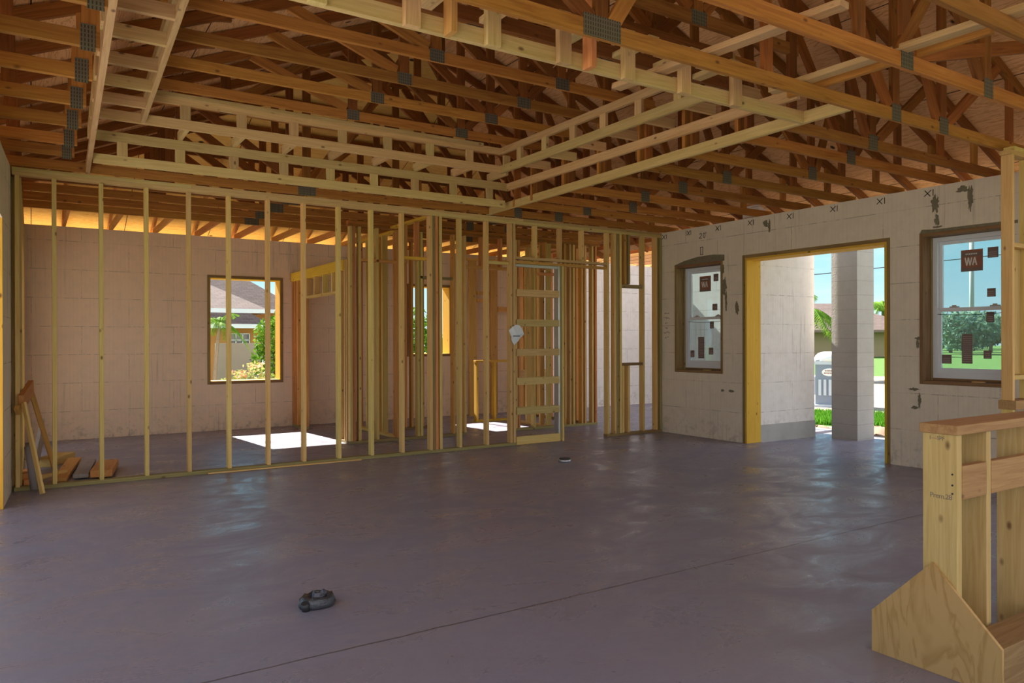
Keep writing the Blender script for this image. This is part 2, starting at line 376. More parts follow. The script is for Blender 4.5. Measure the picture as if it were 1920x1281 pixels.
# ------------------------------------------------------------------ slab and terrain
fl = raw('floor', *boxes([(-.26, 8.16, -3.0, 12.42, -.15, 0), (8.16, 8.44, 4.87, 6.81, -.15, 0), (8.44, 10.35, 2.0, 7.0, -.15, -.012), (8.16, 10.6, 8.52, 12.42, -.15, 0), (10.6, 12.3, 9.2, 12.42, -.15, 0), (-.26, 8.16, 12.42, 12.71, -.15, -.001), (8.44, 10.6, 7.12, 8.52, -.15, -.001), (8.16, 8.44, 6.81, 8.52, -.15, -.001), (8.16, 8.44, 2.4, 4.87, -.15, -.001)]), SLAB)
struct(fl)
pt_ = raw('trim_1', *boxes([(-6.0, -.26, -3.0, 7.63, -.15, -.03)]), PATIO); struct(pt_)
def gh(x, y):
    r = math.hypot(x, y)
    if x < 8 and r < 60: base = -.2
    else:
        if r < 12: base = -.2
        elif r < 20: base = -.2 - .55 * (r - 12) / 8
        elif r < 47: base = -.75
        elif r < 66: base = -.75 + .75 * (r - 47) / 19
        else: base = 0
        if x < 12: base = -.2 + (base + .2) * max(0, (x - 8)) / 4
    return base
v, f = [], []; n = 90
def gc(i): t = (i - n / 2) / (n / 2); return 8 + 170 * t * abs(t) ** .8
for j in range(n + 1):
    for i in range(n + 1):
        x, y = gc(i), gc(j) ; v.append((x, y, gh(x, y)))
for j in range(n):
    for i in range(n):
        a = j * (n + 1) + i; f.append((a, a + 1, a + n + 2, a + n + 1))
g = raw('trim_2', v, f, GROUND, None, True); struct(g)
# ------------------------------------------------------------------ walls
XR, XO = 8.156, 8.44
DY0, DY1, DZ = 4.83, 6.85, 2.526
W1 = (7.23, 8.155, .93, 2.52); W2 = (3.54, 4.465, .922, 2.555)
def wall_with_holes(u0, u1, z1, holes, mk):
    """holes = (u0,u1,z0,z1) sorted; mk(u0,u1,z0,z1)->box tuple"""
    out = []; u = u0
    for (a, b, c, d) in holes:
        if a > u: out.append(mk(u, a, 0, z1))
        if c > 0: out.append(mk(a, b, 0, c))
        out.append(mk(a, b, d, z1)); u = b
    out.append(mk(u, u1, 0, z1)); return out
wr = raw('wall_right', *boxes(wall_with_holes(2.4, 8.52, H, [W2, (DY0, DY1, 0, DZ), W1], lambda a, b, c, d: (XR, XO, a, b, c, d))), FOAM_Y)
struct(wr)
YB = 12.43; YBO = 12.71
B1 = (2.33, 3.482, .742, 2.435); B2 = (5.735, 6.63, 1.132, 2.43)
wb = raw('wall_back', *boxes(wall_with_holes(-.45, 8.44, H, [B1, B2], lambda a, b, c, d: (a, b, YB, YBO, c, d))), FOAM_X); struct(wb)
# left wall: pier beyond the opening, slightly out of parallel, header over the opening
pl = [(-.155, 8.52), (-.2, 7.63), (-.45, 7.63), (-.45, 9.1), (-.17, 9.1)]
v1, f1 = prism(pl, 'z', 0, H)
bx_, bf_ = boxes([(-.45, -.17, 9.1, 11.9, 2.45, H), (-.45, -.17, 11.9, YB, 0, H)])  # unseen gap below this header added to let daylight into the back room
f1 += [tuple(i + len(v1) for i in q) for q in bf_]; v1 += bx_
ph = [(-.2, 7.63), (-.40, 2.0), (-.65, 2.0), (-.45, 7.63)]
v2, f2 = prism(ph, 'z', 2.45, H)
f1 += [tuple(i + len(v1) for i in q) for q in f2]
wl = raw('wall_left', v1 + v2, f1, FOAM_Y); struct(wl)
jb = box('door_buck', -.452, -.2, 7.592, 7.63, 0, 2.45, W_YEL, wl)
# wing beyond, seen through the stud openings and the small window
wg = raw('wall_wing', *boxes([(11.95, 12.23, 9.0, YB, 0, H)]), FOAM_V); struct(wg)
raw('wall_panel', *boxes([(8.44, 12.5, YB, YBO, 0, H)]), FOAM_W, wg)
rw = raw('wall_porch', *boxes([(XO, 9.66, 6.84, 7.12, .23, 3.3)]), FOAM_W); struct(rw)
raw('stem_wall', *boxes([(XO, 9.668, 6.83, 7.13, -.15, .23)]), STEM, rw)
# door bucks and casing edge
dr = thing('door_1', (XR, 5.84, 0), 'wide doorless opening lined with lumber in the right wall', 'door'); dr['kind'] = 'structure'
box('jamb', XR - .004, XO, DY1 - T, DY1, 0, DZ - T, W_YEL, dr)
box('jamb', XR - .004, XO, DY0, DY0 + T, 0, DZ - T, W_YEL, dr)
box('head', XR - .004, XO, DY0, DY1, DZ - T, DZ, W_YEL, dr)
box('casing_edge', XR - .012, XR, DY1 - .012, DY1 + .028, 0, DZ + .03, W_BUCK, dr)
box('casing_edge', XR - .012, XR, DY0 - .030, DY0 + .004, 0, DZ + .03, W_BUCK, dr)
box('casing_edge', XR - .012, XR, DY0 + .004, DY1 - .012, DZ - .012, DZ + .03, W_BUCK, dr)
# windows in the right wall
def vinyl_window(name, Wn, label, stickers):
    y0, y1, z0, z1 = Wn; w = thing(name, (XR, (y0 + y1) / 2, z0), label, 'window'); w['kind'] = 'structure'
    e = .036
    for (a, b, c, d) in ((y0, y0 + e, z0, z1), (y1 - e, y1, z0, z1), (y0 + e, y1 - e, z0, z0 + e), (y0 + e, y1 - e, z1 - e, z1)):
        box('buck_board', XR - .010, XO, a, b, c, d, W_BUCK, w)
    # bright inner lining strip of the buck
    box('buck_lining', XO - .135, XO - .10, y1 - e - .012, y1 - e, z0 + e, z1 - e, W_TREAT, w)
    box('sill_strip', XO - .11, XO - .04, y0 + e, y1 - e, z0 + e, z0 + e + .030, W_BUCK, w)
    fy0, fy1, fz0, fz1 = y0 + e + .004, y1 - e - .014, z0 + e + .028, z1 - e - .004
    x0, x1 = 8.325, 8.405; s = .045
    fr = raw('window_frame', *boxes([(x0, x1, fy0, fy0 + s, fz0, fz1), (x0, x1, fy1 - s, fy1, fz0, fz1), (x0, x1, fy0 + s, fy1 - s, fz0, fz0 + s + .02), (x0, x1, fy0 + s, fy1 - s, fz1 - s, fz1)]), VINYL, w)
    zm = 1.735; q = .034
    gy0, gy1, gz0, gz1 = fy0 + s, fy1 - s, fz0 + s + .02, fz1 - s
    us = raw('upper_sash', *boxes([(8.372, 8.398, gy0, gy0 + q, zm, gz1), (8.372, 8.398, gy1 - q, gy1, zm, gz1), (8.372, 8.398, gy0 + q, gy1 - q, gz1 - q, gz1), (8.372, 8.398, gy0 + q, gy1 - q, zm - .02, zm + .014)]), VINYL, w)
    ls = raw('lower_sash', *boxes([(8.342, 8.370, gy0, gy0 + q, gz0, zm), (8.342, 8.370, gy1 - q, gy1, gz0, zm), (8.342, 8.370, gy0 + q, gy1 - q, gz0, gz0 + q + .01), (8.342, 8.370, gy0 + q, gy1 - q, zm - .028, zm + .012)]), VINYL, w)
    raw('pane', *boxes([(8.383, 8.387, gy0 + q, gy1 - q, zm + .014, gz1 - q)]), GLASS, us)
    raw('pane', *boxes([(8.354, 8.358, gy0 + q, gy1 - q, gz0 + q + .01, zm - .028)]), GLASS, ls)
    for yy in (gy0 + .17, gy1 - .17):
        lk = raw('sash_lock', *boxes([(8.335, 8.365, yy - .045, yy + .045, zm + .012, zm + .026), (8.338, 8.352, yy - .02, yy + .02, zm + .026, zm + .040)]), plainlock, ls)
    cord = [(8.336, gy1 + .05 - i * (gy1 - gy0 + .06) / 8, zm - .05 - .018 * math.sin(i / 8 * math.pi)) for i in range(9)]
    tube('cord', cord, .003, WIREM, w)
    box('shim', XR + .05, XR + .10, y0 + .3, y0 + .42, z0 + e, z0 + e + .010, W_STUD, w)
    for k, (sa, sb, up, kind) in enumerate(stickers):
        (ya, za), (yb, zb) = sa, sb; xs = 8.381 if up else 8.352
        if kind == 'big':
            s_ = raw('sticker', *boxes([(xs - .003, xs, yb, ya, zb, za)]), STK_R, w); s_['label'] = 'red and brown printed window sticker'
            hgt = za - zb; wd = ya - yb
            raw('sticker_band', *boxes([(xs - .0045, xs - .003, yb + .01, ya - .01, za - .30 * hgt, za - .12 * hgt), (xs - .0045, xs - .003, yb, ya, zb, zb + .035)]), STK_D, s_)
            # bold pale letters: a W beside an A with a line of small print over them
            def stroke(y_a, z_a, y_b, z_b, t=.012):
                a = Vector((xs - .005, y_a, z_a)); b = Vector((xs - .005, y_b, z_b))
                beam('letter', a, b, .002, t, STK_W, s_, up=Vector((0, (b - a).z, -(b - a).y)), bev=0)
            L0 = ya - .20 * wd; zt = za - .36 * hgt; zb_ = zb + .27 * hgt
            cw = .075 * wd
            for i in range(4):
                stroke(L0 - i * cw, zt if i % 2 == 0 else zb_, L0 - (i + 1) * cw, zb_ if i % 2 == 0 else zt)
            A0 = L0 - 4.6 * cw
            stroke(A0, zb_, A0 - 1.2 * cw, zt); stroke(A0 - 1.2 * cw, zt, A0 - 2.4 * cw, zb_); stroke(A0 - .5 * cw, (zt + zb_) / 2 - .01, A0 - 1.9 * cw, (zt + zb_) / 2 - .01, .008)
            for i in range(7): stroke(L0 - .3 * cw - i * 1.05 * cw, za - .2 * hgt, L0 - .95 * cw - i * 1.05 * cw, za - .2 * hgt, .014)
        elif kind == 'tall':
            s_ = raw('sticker', *boxes([(xs - .003, xs, yb, ya, zb, za)]), STK_D, w); s_['label'] = 'tall narrow dark printed window sticker'
            raw('sticker_print', *boxes([(xs - .0045, xs - .003, yb + .01, ya - .01, za - .028 - i * .022, za - .022 - i * .022) for i in range(int((za - zb) / .022) - 1)]), STK_W2, s_)
        else:
            s_ = raw('sticker', *boxes([(xs - .003, xs, yb, ya, zb, za)]), STK_D, w); s_['label'] = 'small square dark window sticker'
            raw('sticker_print', *boxes([(xs - .0045, xs - .003, yb + .012, ya - .012, zb + .012 + i * .02, zb + .020 + i * .02) for i in range(3)]), STK_W2, s_)
    return w
plainlock = plain('sash_lock_beige', (.45, .40, .34), .5); STK_W2 = plain('sticker_faded_print', (.36, .30, .28), .6)
vinyl_window('window_1', W1, 'sash window in the right wall left of the doorway, with stickers', [
    ((7.869, 2.35), (7.652, 2.123), 1, 'big'), ((7.60, 2.369), (7.51, 2.262), 1, 's'), ((7.622, 1.934), (7.531, 1.838), 1, 's'),
    ((7.643, 1.678), (7.572, 1.575), 0, 's'), ((7.872, 1.452), (7.758, 1.137), 0, 'tall'), ((7.665, 1.295), (7.583, 1.194), 0, 's'), ((8.06, 1.252), (7.95, 1.149), 0, 's')])
vinyl_window('window_2', W2, 'sash window in the right wall right of the doorway, behind the post', [
    ((4.146, 2.357), (3.927, 2.128), 1, 'big'), ((3.88, 2.363), (3.778, 2.253), 1, 's'), ((3.886, 1.936), (3.804, 1.848), 1, 's'),
    ((3.881, 1.691), (3.805, 1.584), 0, 's'), ((4.125, 1.46), (4.018, 1.149), 0, 'tall'), ((3.908, 1.291), (3.831, 1.204), 0, 's'), ((4.332, 1.241), (4.231, 1.144), 0, 's')])
# rough openings in the back wall
for nm, (a, b, c, d), lb in (('window_3', B1, 'larger unglazed rough opening in the back wall, seen between studs'), ('window_4', B2, 'smaller unglazed rough opening in the back wall beyond the inner framing')):
    w = thing(nm, ((a + b) / 2, YB, c), lb, 'window'); w['kind'] = 'structure'
    for (x0, x1, z0, z1) in ((a, a + T, c, d), (b - T, b, c, d), (a + T, b - T, c, c + T), (a + T, b - T, d - T, d)):
        box('buck_lining', x0, x1, YB - .002, YBO, z0, z1, W_YEL, w)
    for (x0, x1, z0, z1) in ((a - .012, a + .026, c - .012, d + .012), (b - .026, b + .012, c - .012, d + .012), (a + .026, b - .026, c - .012, c + .026), (a + .026, b - .026, d - .026, d + .012)):
        box('buck_edge', x0, x1, YB - .012, YB - .002, z0, z1, W_BUCK, w)
# marks written along the top of the right wall, mortar smears
def mark(x, y, z, strokes, name='marking'):
    """strokes in (dy,dz) on the wall face"""
    v, f = [], []
    for (a, b, c, d) in strokes:
        p, q = Vector((0, y - a, z + b)), Vector((0, y - c, z + d)); t = (q - p).normalized(); nn = Vector((0, -t.z, t.y)) * .0045
        bse = len(v)
        for pt in (p + nn, q + nn, q - nn, p - nn):
            v.append((x - .0015, pt.y, pt.z))
        for pt in (p + nn, q + nn, q - nn, p - nn):
            v.append((x + .001, pt.y, pt.z))
        f += [tuple(bse + i for i in qd) for qd in ((0, 1, 2, 3), (7, 6, 5, 4), (0, 4, 5, 1), (1, 5, 6, 2), (2, 6, 7, 3), (3, 7, 4, 0))]
    return raw(name, v, f, INK, wr)
XM = [(-.04, .035, .02, -.035), (-.045, -.03, .03, .03), (.05, .035, .05, -.035)]
for y in (8.38, 7.316, 6.749, 6.126, 5.507, 4.914, 4.371): mark(XR, y, 2.985, XM)
mark(XR, 7.876, 2.985, [(-.05, .035, -.05, -.035), (-.03, .035, .02, -.035), (-.03, -.03, .03, .03), (.045, .035, .045, -.035)])
# 20'
mark(XR, 7.60, 2.915, [(-.06, .02, -.045, .035), (-.045, .035, -.025, .03), (-.025, .03, -.02, .01), (-.02, .01, -.065, -.035), (-.065, -.035, -.012, -.035),
                      (.01, .02, .025, .035), (.025, .035, .045, .02), (.045, .02, .045, -.02), (.045, -.02, .025, -.035), (.025, -.035, .01, -.02), (.01, -.02, .01, .02), (.065, .045, .06, .02)])
mark(XR, 7.62, 2.70, [(-.03, .05, .03, .05), (-.02, .05, -.02, -.06), (.02, .05, .02, -.06), (-.03, -.06, .03, -.06)])
# scribbled note beside the corner
sc = []
for r_ in range(6):
    z0 = .20 - r_ * .075; w_ = .05 + .02 * math.sin(r_ * 2)
    pts = [(-w_ + i * w_ / 4, z0 + R.uniform(-.016, .016)) for i in range(9)]
    sc += [(pts[i][0], pts[i][1], pts[i + 1][0], pts[i + 1][1]) for i in range(8) if R.random() < .8]
o_ = mark(XR, 8.33, 1.62, sc); o_.data.materials[0] = plain('faint_pencil', (.30, .26, .22), .9)
def smear(cy, cz, wy, wz, seed, x=XR, nm='mortar_smear', drip=0):
    r = random.Random(seed); n_ = 26; pts = []
    for i in range(n_):
        a = i / n_ * math.tau; k = .55 + .6 * r.random()
        pts.append((cy + wy * k * math.cos(a), cz + wz * k * math.sin(a)))
    v, f = prism(pts, 'x', x - .006, x + .002)
    return raw(nm, v, f, MORT, wr)
for s in ((4.30, 2.86, .045, .10, 1), (4.28, 2.68, .025, .07, 2), (4.28, 2.61, .06, .012, 3), (4.02, 2.97, .07, .035, 4), (3.94, 2.86, .03, .13, 5), (4.47, 1.42, .05, .02, 6), (4.49, 1.36, .02, .05, 7), (4.53, .86, .07, .018, 8),
          (4.47, .74, .02, .08, 9), (4.52, .66, .04, .02, 10), (6.50, 2.94, .045, .05, 11), (6.44, 2.9, .02, .09, 12), (7.20, 2.17, .045, .13, 13), (7.17, 1.95, .02, .16, 14), (7.22, 2.40, .02, .06, 15), (6.98, 1.85, .035, .10, 16), (7.08, .70, .05, .02, 17), (7.24, .70, .03, .02, 18)):
    smear(*s)
v, f = prism([(8.16, 2.53), (7.95, 2.58), (7.7, 2.615), (7.4, 2.62), (7.2, 2.60), (7.2, 2.515), (8.16, 2.515)], 'x', XR - .006, XR + .002); raw('mortar_smear', v, f, MORT, wr)
v, f = prism([(4.47, 2.55), (4.44, 2.60), (4.30, 2.585), (4.0, 2.585), (3.5, 2.58), (3.5, 2.55)], 'x', XR - .006, XR + .002); raw('mortar_smear', v, f, MORT, wr)
# ------------------------------------------------------------------ roof: sheathing
PIT = .4167
def zs(x, y):
    z = 3.27 + PIT * min(x + .45, 8.45 - x)
    return min(z, 3.27 + PIT * (12.71 - y)) if y > 4 else z
YF = ROOF_FRONT = -1.8
e = .62
def sheet(name, poly):
    v = [(x, y, z) for (x, y, z) in poly] + [(x, y, z + .014) for (x, y, z) in poly]; n_ = len(poly)
    f = [tuple(range(n_)), tuple(range(2 * n_ - 1, n_ - 1, -1))] + [(i, (i + 1) % n_, n_ + (i + 1) % n_, n_ + i) for i in range(n_)]
    return v, f
zr = 3.27 + PIT * 4.45; ze = 3.27 - PIT * e
pk = (4.0, 12.71 - 4.45, zr)
ce = struct(raw('ceiling', *sheet('c', [(-.45 - e, YF, ze), (4.0, YF, zr), pk, (-.45 - e, 12.71 + e, ze)]), PLY))
raw('roof_slope', *sheet('c', [(8.45 + e, YF, ze), (4.0, YF, zr), pk, (8.45 + e, 12.71 + e, ze)]), PLY, ce)
raw('roof_slope', *sheet('c', [(-.45 - e, 12.71 + e, ze), pk, (8.45 + e, 12.71 + e, ze)]), plywood('eave_lit_hip_plywood', (.92, .62, .18), (.80, .44, .09), 0), ce)  # plywood here yellowed and lightened to carry the bright eave light
raw('roof_slope', *sheet('c', [(8.7, 9.0, 3.4), (9.7, 9.0, 3.4), (9.7, 12.71 + e, 3.27), (8.7, 12.71 + e, 3.27)]), PLY, ce)  # wing sheathing cut short so skylight brightens the white walls below
# ------------------------------------------------------------------ trusses
PL = {}; WC = [0]
def plate(x, y, z, w, h, par, ang=0):
    """toothed connector plate on the near face of the truss"""
    key = (w, h)
    if key not in PL: 
        bm = bmesh.new(); bmesh.ops.create_cube(bm, size=1); bmesh.ops.scale(bm, vec=(w, .0025, h), verts=bm.verts)
        me = D.meshes.new('plate'); bm.to_mesh(me); bm.free(); me.materials.append(GANG); PL[key] = me
    m = Matrix.Translation((x, y - T / 2 - .0012, z)) @ Matrix.Rotation(ang, 4, 'Y')
    return link('connector_plate', PL[key], None, par, m)
def truss(y, kind, label, group, plx=6.13):
    t = thing('roof_truss', (4.0, y, H), label, 'truss', group)
    zc = H + W4 / 2
    top = 3.27 + PIT * (12.71 - y) if y > pk[1] else zr
    dz = .060
    # rafters follow the sheathing
    xe = -.45 - e + .05
    xl = (top - 3.27) / PIT - .45 if y > pk[1] else 4.0
    def zu(x): return 3.27 + PIT * min(x + .45, 8.45 - x) - dz
    beam('top_chord', (xe, y, zu(xe)), (xl, y, zu(xl)), T, W4, W_DARK, t)
    beam('top_chord', (8.0 - xe, y, zu(8.0 - xe)), (8.0 - xl, y, zu(8.0 - xl)), T, W4, W_DARK, t)
    if y > pk[1] and 8 - 2 * xl > .3: beam('top_chord', (xl, y, top - dz), (8 - xl, y, top - dz), T, W4, W_DARK, t)
    def zt(x): return min(zu(x), top - dz) - .03
    def web(x0, z0, x1, z1, m=W_DARK, w=W4): beam('web', (x0, y, z0), (x1, y, z1), T * .98, w, m, t, up=(0, 1, 0)).data
    def webx(x0, z0, x1, z1, m=W_DARK): 
        p0, p1 = Vector((x0, y, z0)), Vector((x1, y, z1)); d = (p1 - p0).normalized(); u = Vector((-d.z, 0, d.x))
        WC[0] += 1; beam('web', p0, p1, T * (.86 + .015 * (WC[0] % 8)), W4, m, t, up=u)
    if kind == 'tray':
        zr0 = 3.65 + W4 / 2
        box('bottom_chord', -.43, .33, y - T / 2, y + T / 2, H, H + W4, W_TRUSS, t)
        box('bottom_chord', 4.99, 8.42, y - T / 2, y + T / 2, H, H + W4, W_TRUSS, t)
        box('raised_chord', .24, 5.12, y - T / 2 + .001, y + T / 2 - .001, 3.65, 3.65 + W4, W_TRUSS, t)
        webx(.285, H + W4, .285, zt(.285), W_TRUSS); webx(5.05, H + W4, 5.05, zt(5.05))
        plate(.27, y, 3.10, .075, .15, t); plate(.29, y, 3.69, .10, .14, t)
        nodes = [.285, 1.62, 2.75, 4.0, 5.05]
        odd = int(y * 10) % 2
        if odd: webx(1.62, zr0 + .04, 1.62, zt(1.62))
        else: webx(2.75, zr0 + .04, 2.75, zt(2.75))
        webx(4.0, zr0 + .04, 4.0, zt(4.0) - .03)
        webx(1.30, zt(1.3), .40, zr0 + .06)
        if odd: webx(1.68, zr0 + .06, 2.65, zt(2.65), W_TRUSS)
        else: webx(2.68, zr0 + .06, 1.75, zt(1.75), W_TRUSS)
        webx(3.92, zr0 + .06, 2.83, zt(2.8)); webx(4.06, zr0 + .06, 4.97, zt(5.0))
        k = 1.62 if int(y * 10) % 2 else 2.75
        plate(k, y, 3.695, .13, .10, t); plate(4.0, y, 3.695, .15, .10, t)
    else:
        box('bottom_chord', -.43, 8.42, y - T / 2, y + T / 2, H, H + W4, W_TRUSS, t)
        for x in (1.3, 2.62, 4.0, 5.46):
            if zt(x) - H > .25: webx(x, H + W4, x, zt(x))
        if zt(2.62) - H > .4:
            webx(2.55, zc + .05, 1.38, zt(1.35)); webx(2.70, zc + .05, 3.9, zt(3.9) - .02, W_TRUSS); webx(5.38, zc + .05, 4.12, zt(4.12))
        plate(2.62, y, H + .055, .20 if y > 4 else .26, .12, t)
        plate(5.46, y, H + .055, .12, .13, t)
    # right hand end, all trusses
    if zt(6.13) - H > .35:
        webx(plx, H + W4, plx, zt(plx)); webx(plx - .07, zc + .05, 5.42, zt(5.4)); webx(plx + .08, zc + .05, 7.05, zt(7.05))
        plate(plx, y, H + .06, .13, .13, t)
    webx(7.25, H + W4, 7.25, zt(7.25)); webx(7.88, H + W4, 7.88, zt(7.88), W_TRUSS)
    webx(-.12, H + W4, -.12, zt(-.12))
    return t
TR = [(1.34, 'flat'), (1.95, 'flat'), (2.54, 'flat'), (3.18, 'flat'), (3.775, 'tray'), (4.19, 'tray'), (4.80, 'tray'), (5.40, 'tray'), (6.02, 'tray'), (6.63, 'tray'), (7.26, 'tray'), (7.73, 'tray'), (8.36, 'flat'), (9.02, 'flat'), (9.66, 'flat'), (10.26, 'flat'), (10.87, 'flat')]
ordn = {1: 'nearest', 2: 'second nearest', 3: 'third nearest', 4: 'fourth nearest', 5: 'fifth nearest', 6: 'sixth nearest', 7: 'seventh nearest', 8: 'farthest'}
PLX = {3.18: 6.13, 2.54: 4.47, 1.95: 6.0, 4.19: 6.45, 4.80: 6.73, 5.40: 6.14, 6.02: 6.13, 7.26: 6.5}
ti = 0
for y, k in TR:
    if k == 'tray': ti += 1; lb = 'raised-chord roof truss over the ceiling recess, %s of the eight' % ordn[ti]
    elif y < 2.2: lb = {1.34: 'pine roof truss at the top edge of the view, nearest to the viewer', 1.95: 'pine roof truss across the upper right corner, second nearest to the viewer'}[y]
    elif y < 3: lb = 'pine roof truss crossing upper right, in front of the one with the largest metal plate'
    elif y < 3.5: lb = 'pine roof truss with a large metal plate just in front of the hanging blocks'
    else: lb = {8.36: 'straight pine truss resting directly over the long stud partition', 9.02: 'straight pine truss behind the stud partition, first of four beyond it', 9.66: 'straight pine truss behind the stud partition, second of four beyond it',
               10.26: 'straight pine truss behind the stud partition, third of four beyond it', 10.87: 'last straight pine truss before the bright eave at the back wall'}[y]
    truss(y, k, lb, 'roof trusses', PLX.get(y, 6.13))
# hip jacks between the last truss and the back eave
jx = [-.2 + .60 * i for i in range(14)]
for i, x in enumerate(jx):
    t = thing('jack_truss', (x, 12.43, H), 'short pine jack frame over the back wall, %s' % ('leftmost of the row' if i == 0 else 'number %d from the left' % (i + 1)), 'truss', 'jack frames over the back wall')
    x2 = x
    y1 = 12.71 + e - .05
    def zj(y): return min(3.27 + PIT * (12.71 - y), 3.27 + PIT * (x + .45), 3.27 + PIT * (8.45 - x)) - .06
    ys = 10.90
    lim = max(ys, 12.71 - min(x + .45, 8.45 - x))
    beam('rafter', (x, lim, zj(lim)), (x, y1, 3.27 + PIT * (12.71 - y1) - .06), T, W4, W_RED, t)
    box('bottom_chord', x - T / 2, x + T / 2, 10.90, 12.70, H, H + W4, W_RED, t)
# wing joists
for i in range(8):
    x = 8.75 + i * .42
    box_ = box('wing_joist', x - T / 2, x + T / 2, 9.05, 12.7, H, H + W4, W_RED)
    tag(box_, 'pine ceiling joist over the far wing room, %s from the left' % ['first', 'second', 'third', 'fourth', 'fifth', 'sixth', 'seventh', 'eighth'][i], 'joist', 'joists over the far wing')
# braces laid across the front trusses
tag(beam('brace_board', (4.45, 1.80, 3.162), (4.40, 3.45, 3.162), W4, T, W_TRAY), 'flat brace board lying across the front truss chords, upper right', 'board')
tag(beam('brace_board', (4.60, 2.10, 3.186), (4.58, 3.45, 3.186), T, W4, W_TRUSS), 'brace board standing on edge beside the flat brace, upper right', 'board')
tag(beam('brace_board', (3.58, 2.35, 3.162), (3.42, 3.98, 3.162), W4, T, W_TRAY), 'pale brace board lying across the truss chords above the ladder frame', 'board')
# ------------------------------------------------------------------ stepped ceiling frames
TX0, TX1, TY0, TY1 = .42, 4.95, 3.57, 7.86
IX0, IX1, IY0, IY1 = .83, 4.60, 3.97, 7.44
Z1 = 3.045; Z2 = 3.262; Z3 = 3.352; Z4 = 3.572
GRP = 'frames around the stepped ceiling recess'
# left: two long rails converge toward the partition, seen almost end on
t = thing('ceiling_recess_frame', (.4, 5.7, Z1), 'ladder frame along the left side of the ceiling recess, two long pale rails with rungs', 'frame', GRP)
beam('rail', (.312, 3.2, Z1 + W4 / 2), (.470, 8.42, Z1 + W4 / 2), T, W4, W_TRAY, t)
beam('rail', (.31, 3.6, Z2 + W4 / 2), (.455, 7.86, Z2 + W4 / 2), T, W4, W_TRAY, t)
beam('rail', (.71, 3.58, Z3 + W4 / 2), (.845, 7.38, Z3 + W4 / 2), T, W4, W_TRAY, t)
beam('rail', (.73, 3.97, Z4 + W4 / 2), (.865, 7.38, Z4 + W4 / 2), T, W4, W_TRAY, t)
for y in (3.95, 4.43, 4.92, 5.39, 5.93, 6.43, 6.92):
    xl = .36 + (y - 4) * .035
    box('rung', xl - .02, xl + .36, y - T / 2, y + T / 2, Z3, Z3 + W4, W_TRAY, t)
    beam('block', (xl - .035, y + .2, Z1 + W4), (xl - .035, y + .2, Z2), T, W4, W_TRAY, t, up=(0, 1, 0))
# back
t = thing('ceiling_recess_frame', (2.6, TY1, Z1), 'stepped ladder frame along the back of the ceiling recess above the stud partition', 'frame', GRP)
box('rail', .48, TX1 - .02, TY1 - T, TY1, Z1, Z1 + W4, W_TRAY, t)
box('rail', .46, TX1 + .02, TY1 - T, TY1, Z2, Z2 + W4, W_TRAY, t)
box('rail', .43, IX1 + .02, IY1 - T, IY1, Z3, Z3 + W4, W_TRAY, t)
box('rail', .86, IX1 + .02, IY1 - T, IY1, Z4, Z4 + .075, W_TRAY, t)
box('top_board', .95, IX1 - .25, IY1 - T - .05, IY1 - T, Z4 + .05, Z4 + .088, W_KNEE, t)
for i in range(9):
    x = .70 + .4996 * i
    if i: box('block', x - W4 / 2, x + W4 / 2, IY1 - T + .002, IY1 - .002, Z3 + W4, Z4, W_TRAY, t)
    x2 = .72 + .499 * i
    box('block', x2 - W4 / 2, x2 + W4 / 2, TY1 - T + .002, TY1 - .002, Z1 + W4, Z2, W_TRAY, t)
    if i: box('rung', x - T / 2 + .02, x + T / 2 + .02, IY1, TY1 + .02, Z3, Z3 + W4, W_TRAY, t)
# right
t = thing('ceiling_recess_frame', (TX1, 5.7, Z1), 'stepped ladder frame along the right side of the ceiling recess, running toward the doorway wall', 'frame', GRP)
beam('rail', (4.93, 3.20, Z1 + W4 / 2), (5.03, 8.42, Z1 + W4 / 2), T, W4, W_TRAY, t)
box('rail', TX1 - .002, TX1 + .036, 3.65, 7.84, Z2 - .005, Z2 + W4 - .005, W_TRAY, t)
box('rail', IX1, IX1 + T, 3.98, 7.42, Z3, Z3 + W4, W_TRAY, t)
box('rail', IX1, IX1 + T, 3.98, 7.42, Z4, Z4 + .075, W_TRAY, t)
for y in (4.1, 4.57, 5.06, 5.556, 6.034, 6.529, 7.016):
    box('block', IX1 + .001, IX1 + T - .001, y - W4 / 2, y + W4 / 2, Z3 + W4, Z4, W_TRAY, t)
    box('rung', IX1 + T, TX1 + .036, y - .06 - T / 2, y - .06 + T / 2, Z3, Z3 + W4, W_TRAY, t)
for y in (4.206, 4.812, 5.413, 6.03, 6.64, 7.27):
    beam('hanger', (TX1 + .075, y + .06, Z1 + .02), (TX1 + .075, y + .06, 3.78), W4, T, W_TRUSS, t, up=(0, 1, 0))
# front
t = thing('ceiling_recess_frame', (2.6, TY0, Z1), 'ladder frame along the near side of the ceiling recess with short hanging blocks', 'frame', GRP)
box('rail', .33, TX1 - .02, TY0 - .002, TY0 + T, Z1, Z1 + W4, W_TRAY, t)
box('rail', .33, TX1 - .02, TY0 - .002, TY0 + T, Z2 + .005, Z2 + W4, W_TRAY, t)
box('rail', .75, IX1, IY0, IY0 + T, Z3, Z3 + W4, W_DARK, t)
box('rail', .75, IX1, IY0, IY0 + T, Z4, Z4 + .075, W_DARK, t)
for x in (1.12, 1.62, 2.11, 2.60, 3.10, 3.59, 4.09):
    box('block', x, x + W4, TY0 - .045, TY0 - .003, Z1 - .012, Z2 + .08, W_TRAY, t)
for x in (1.86, 2.80):
    box('block', x, x + T, TY0 - W4 - .005, TY0 - .004, Z1 - .012, Z2 + .20, W_RED, t)
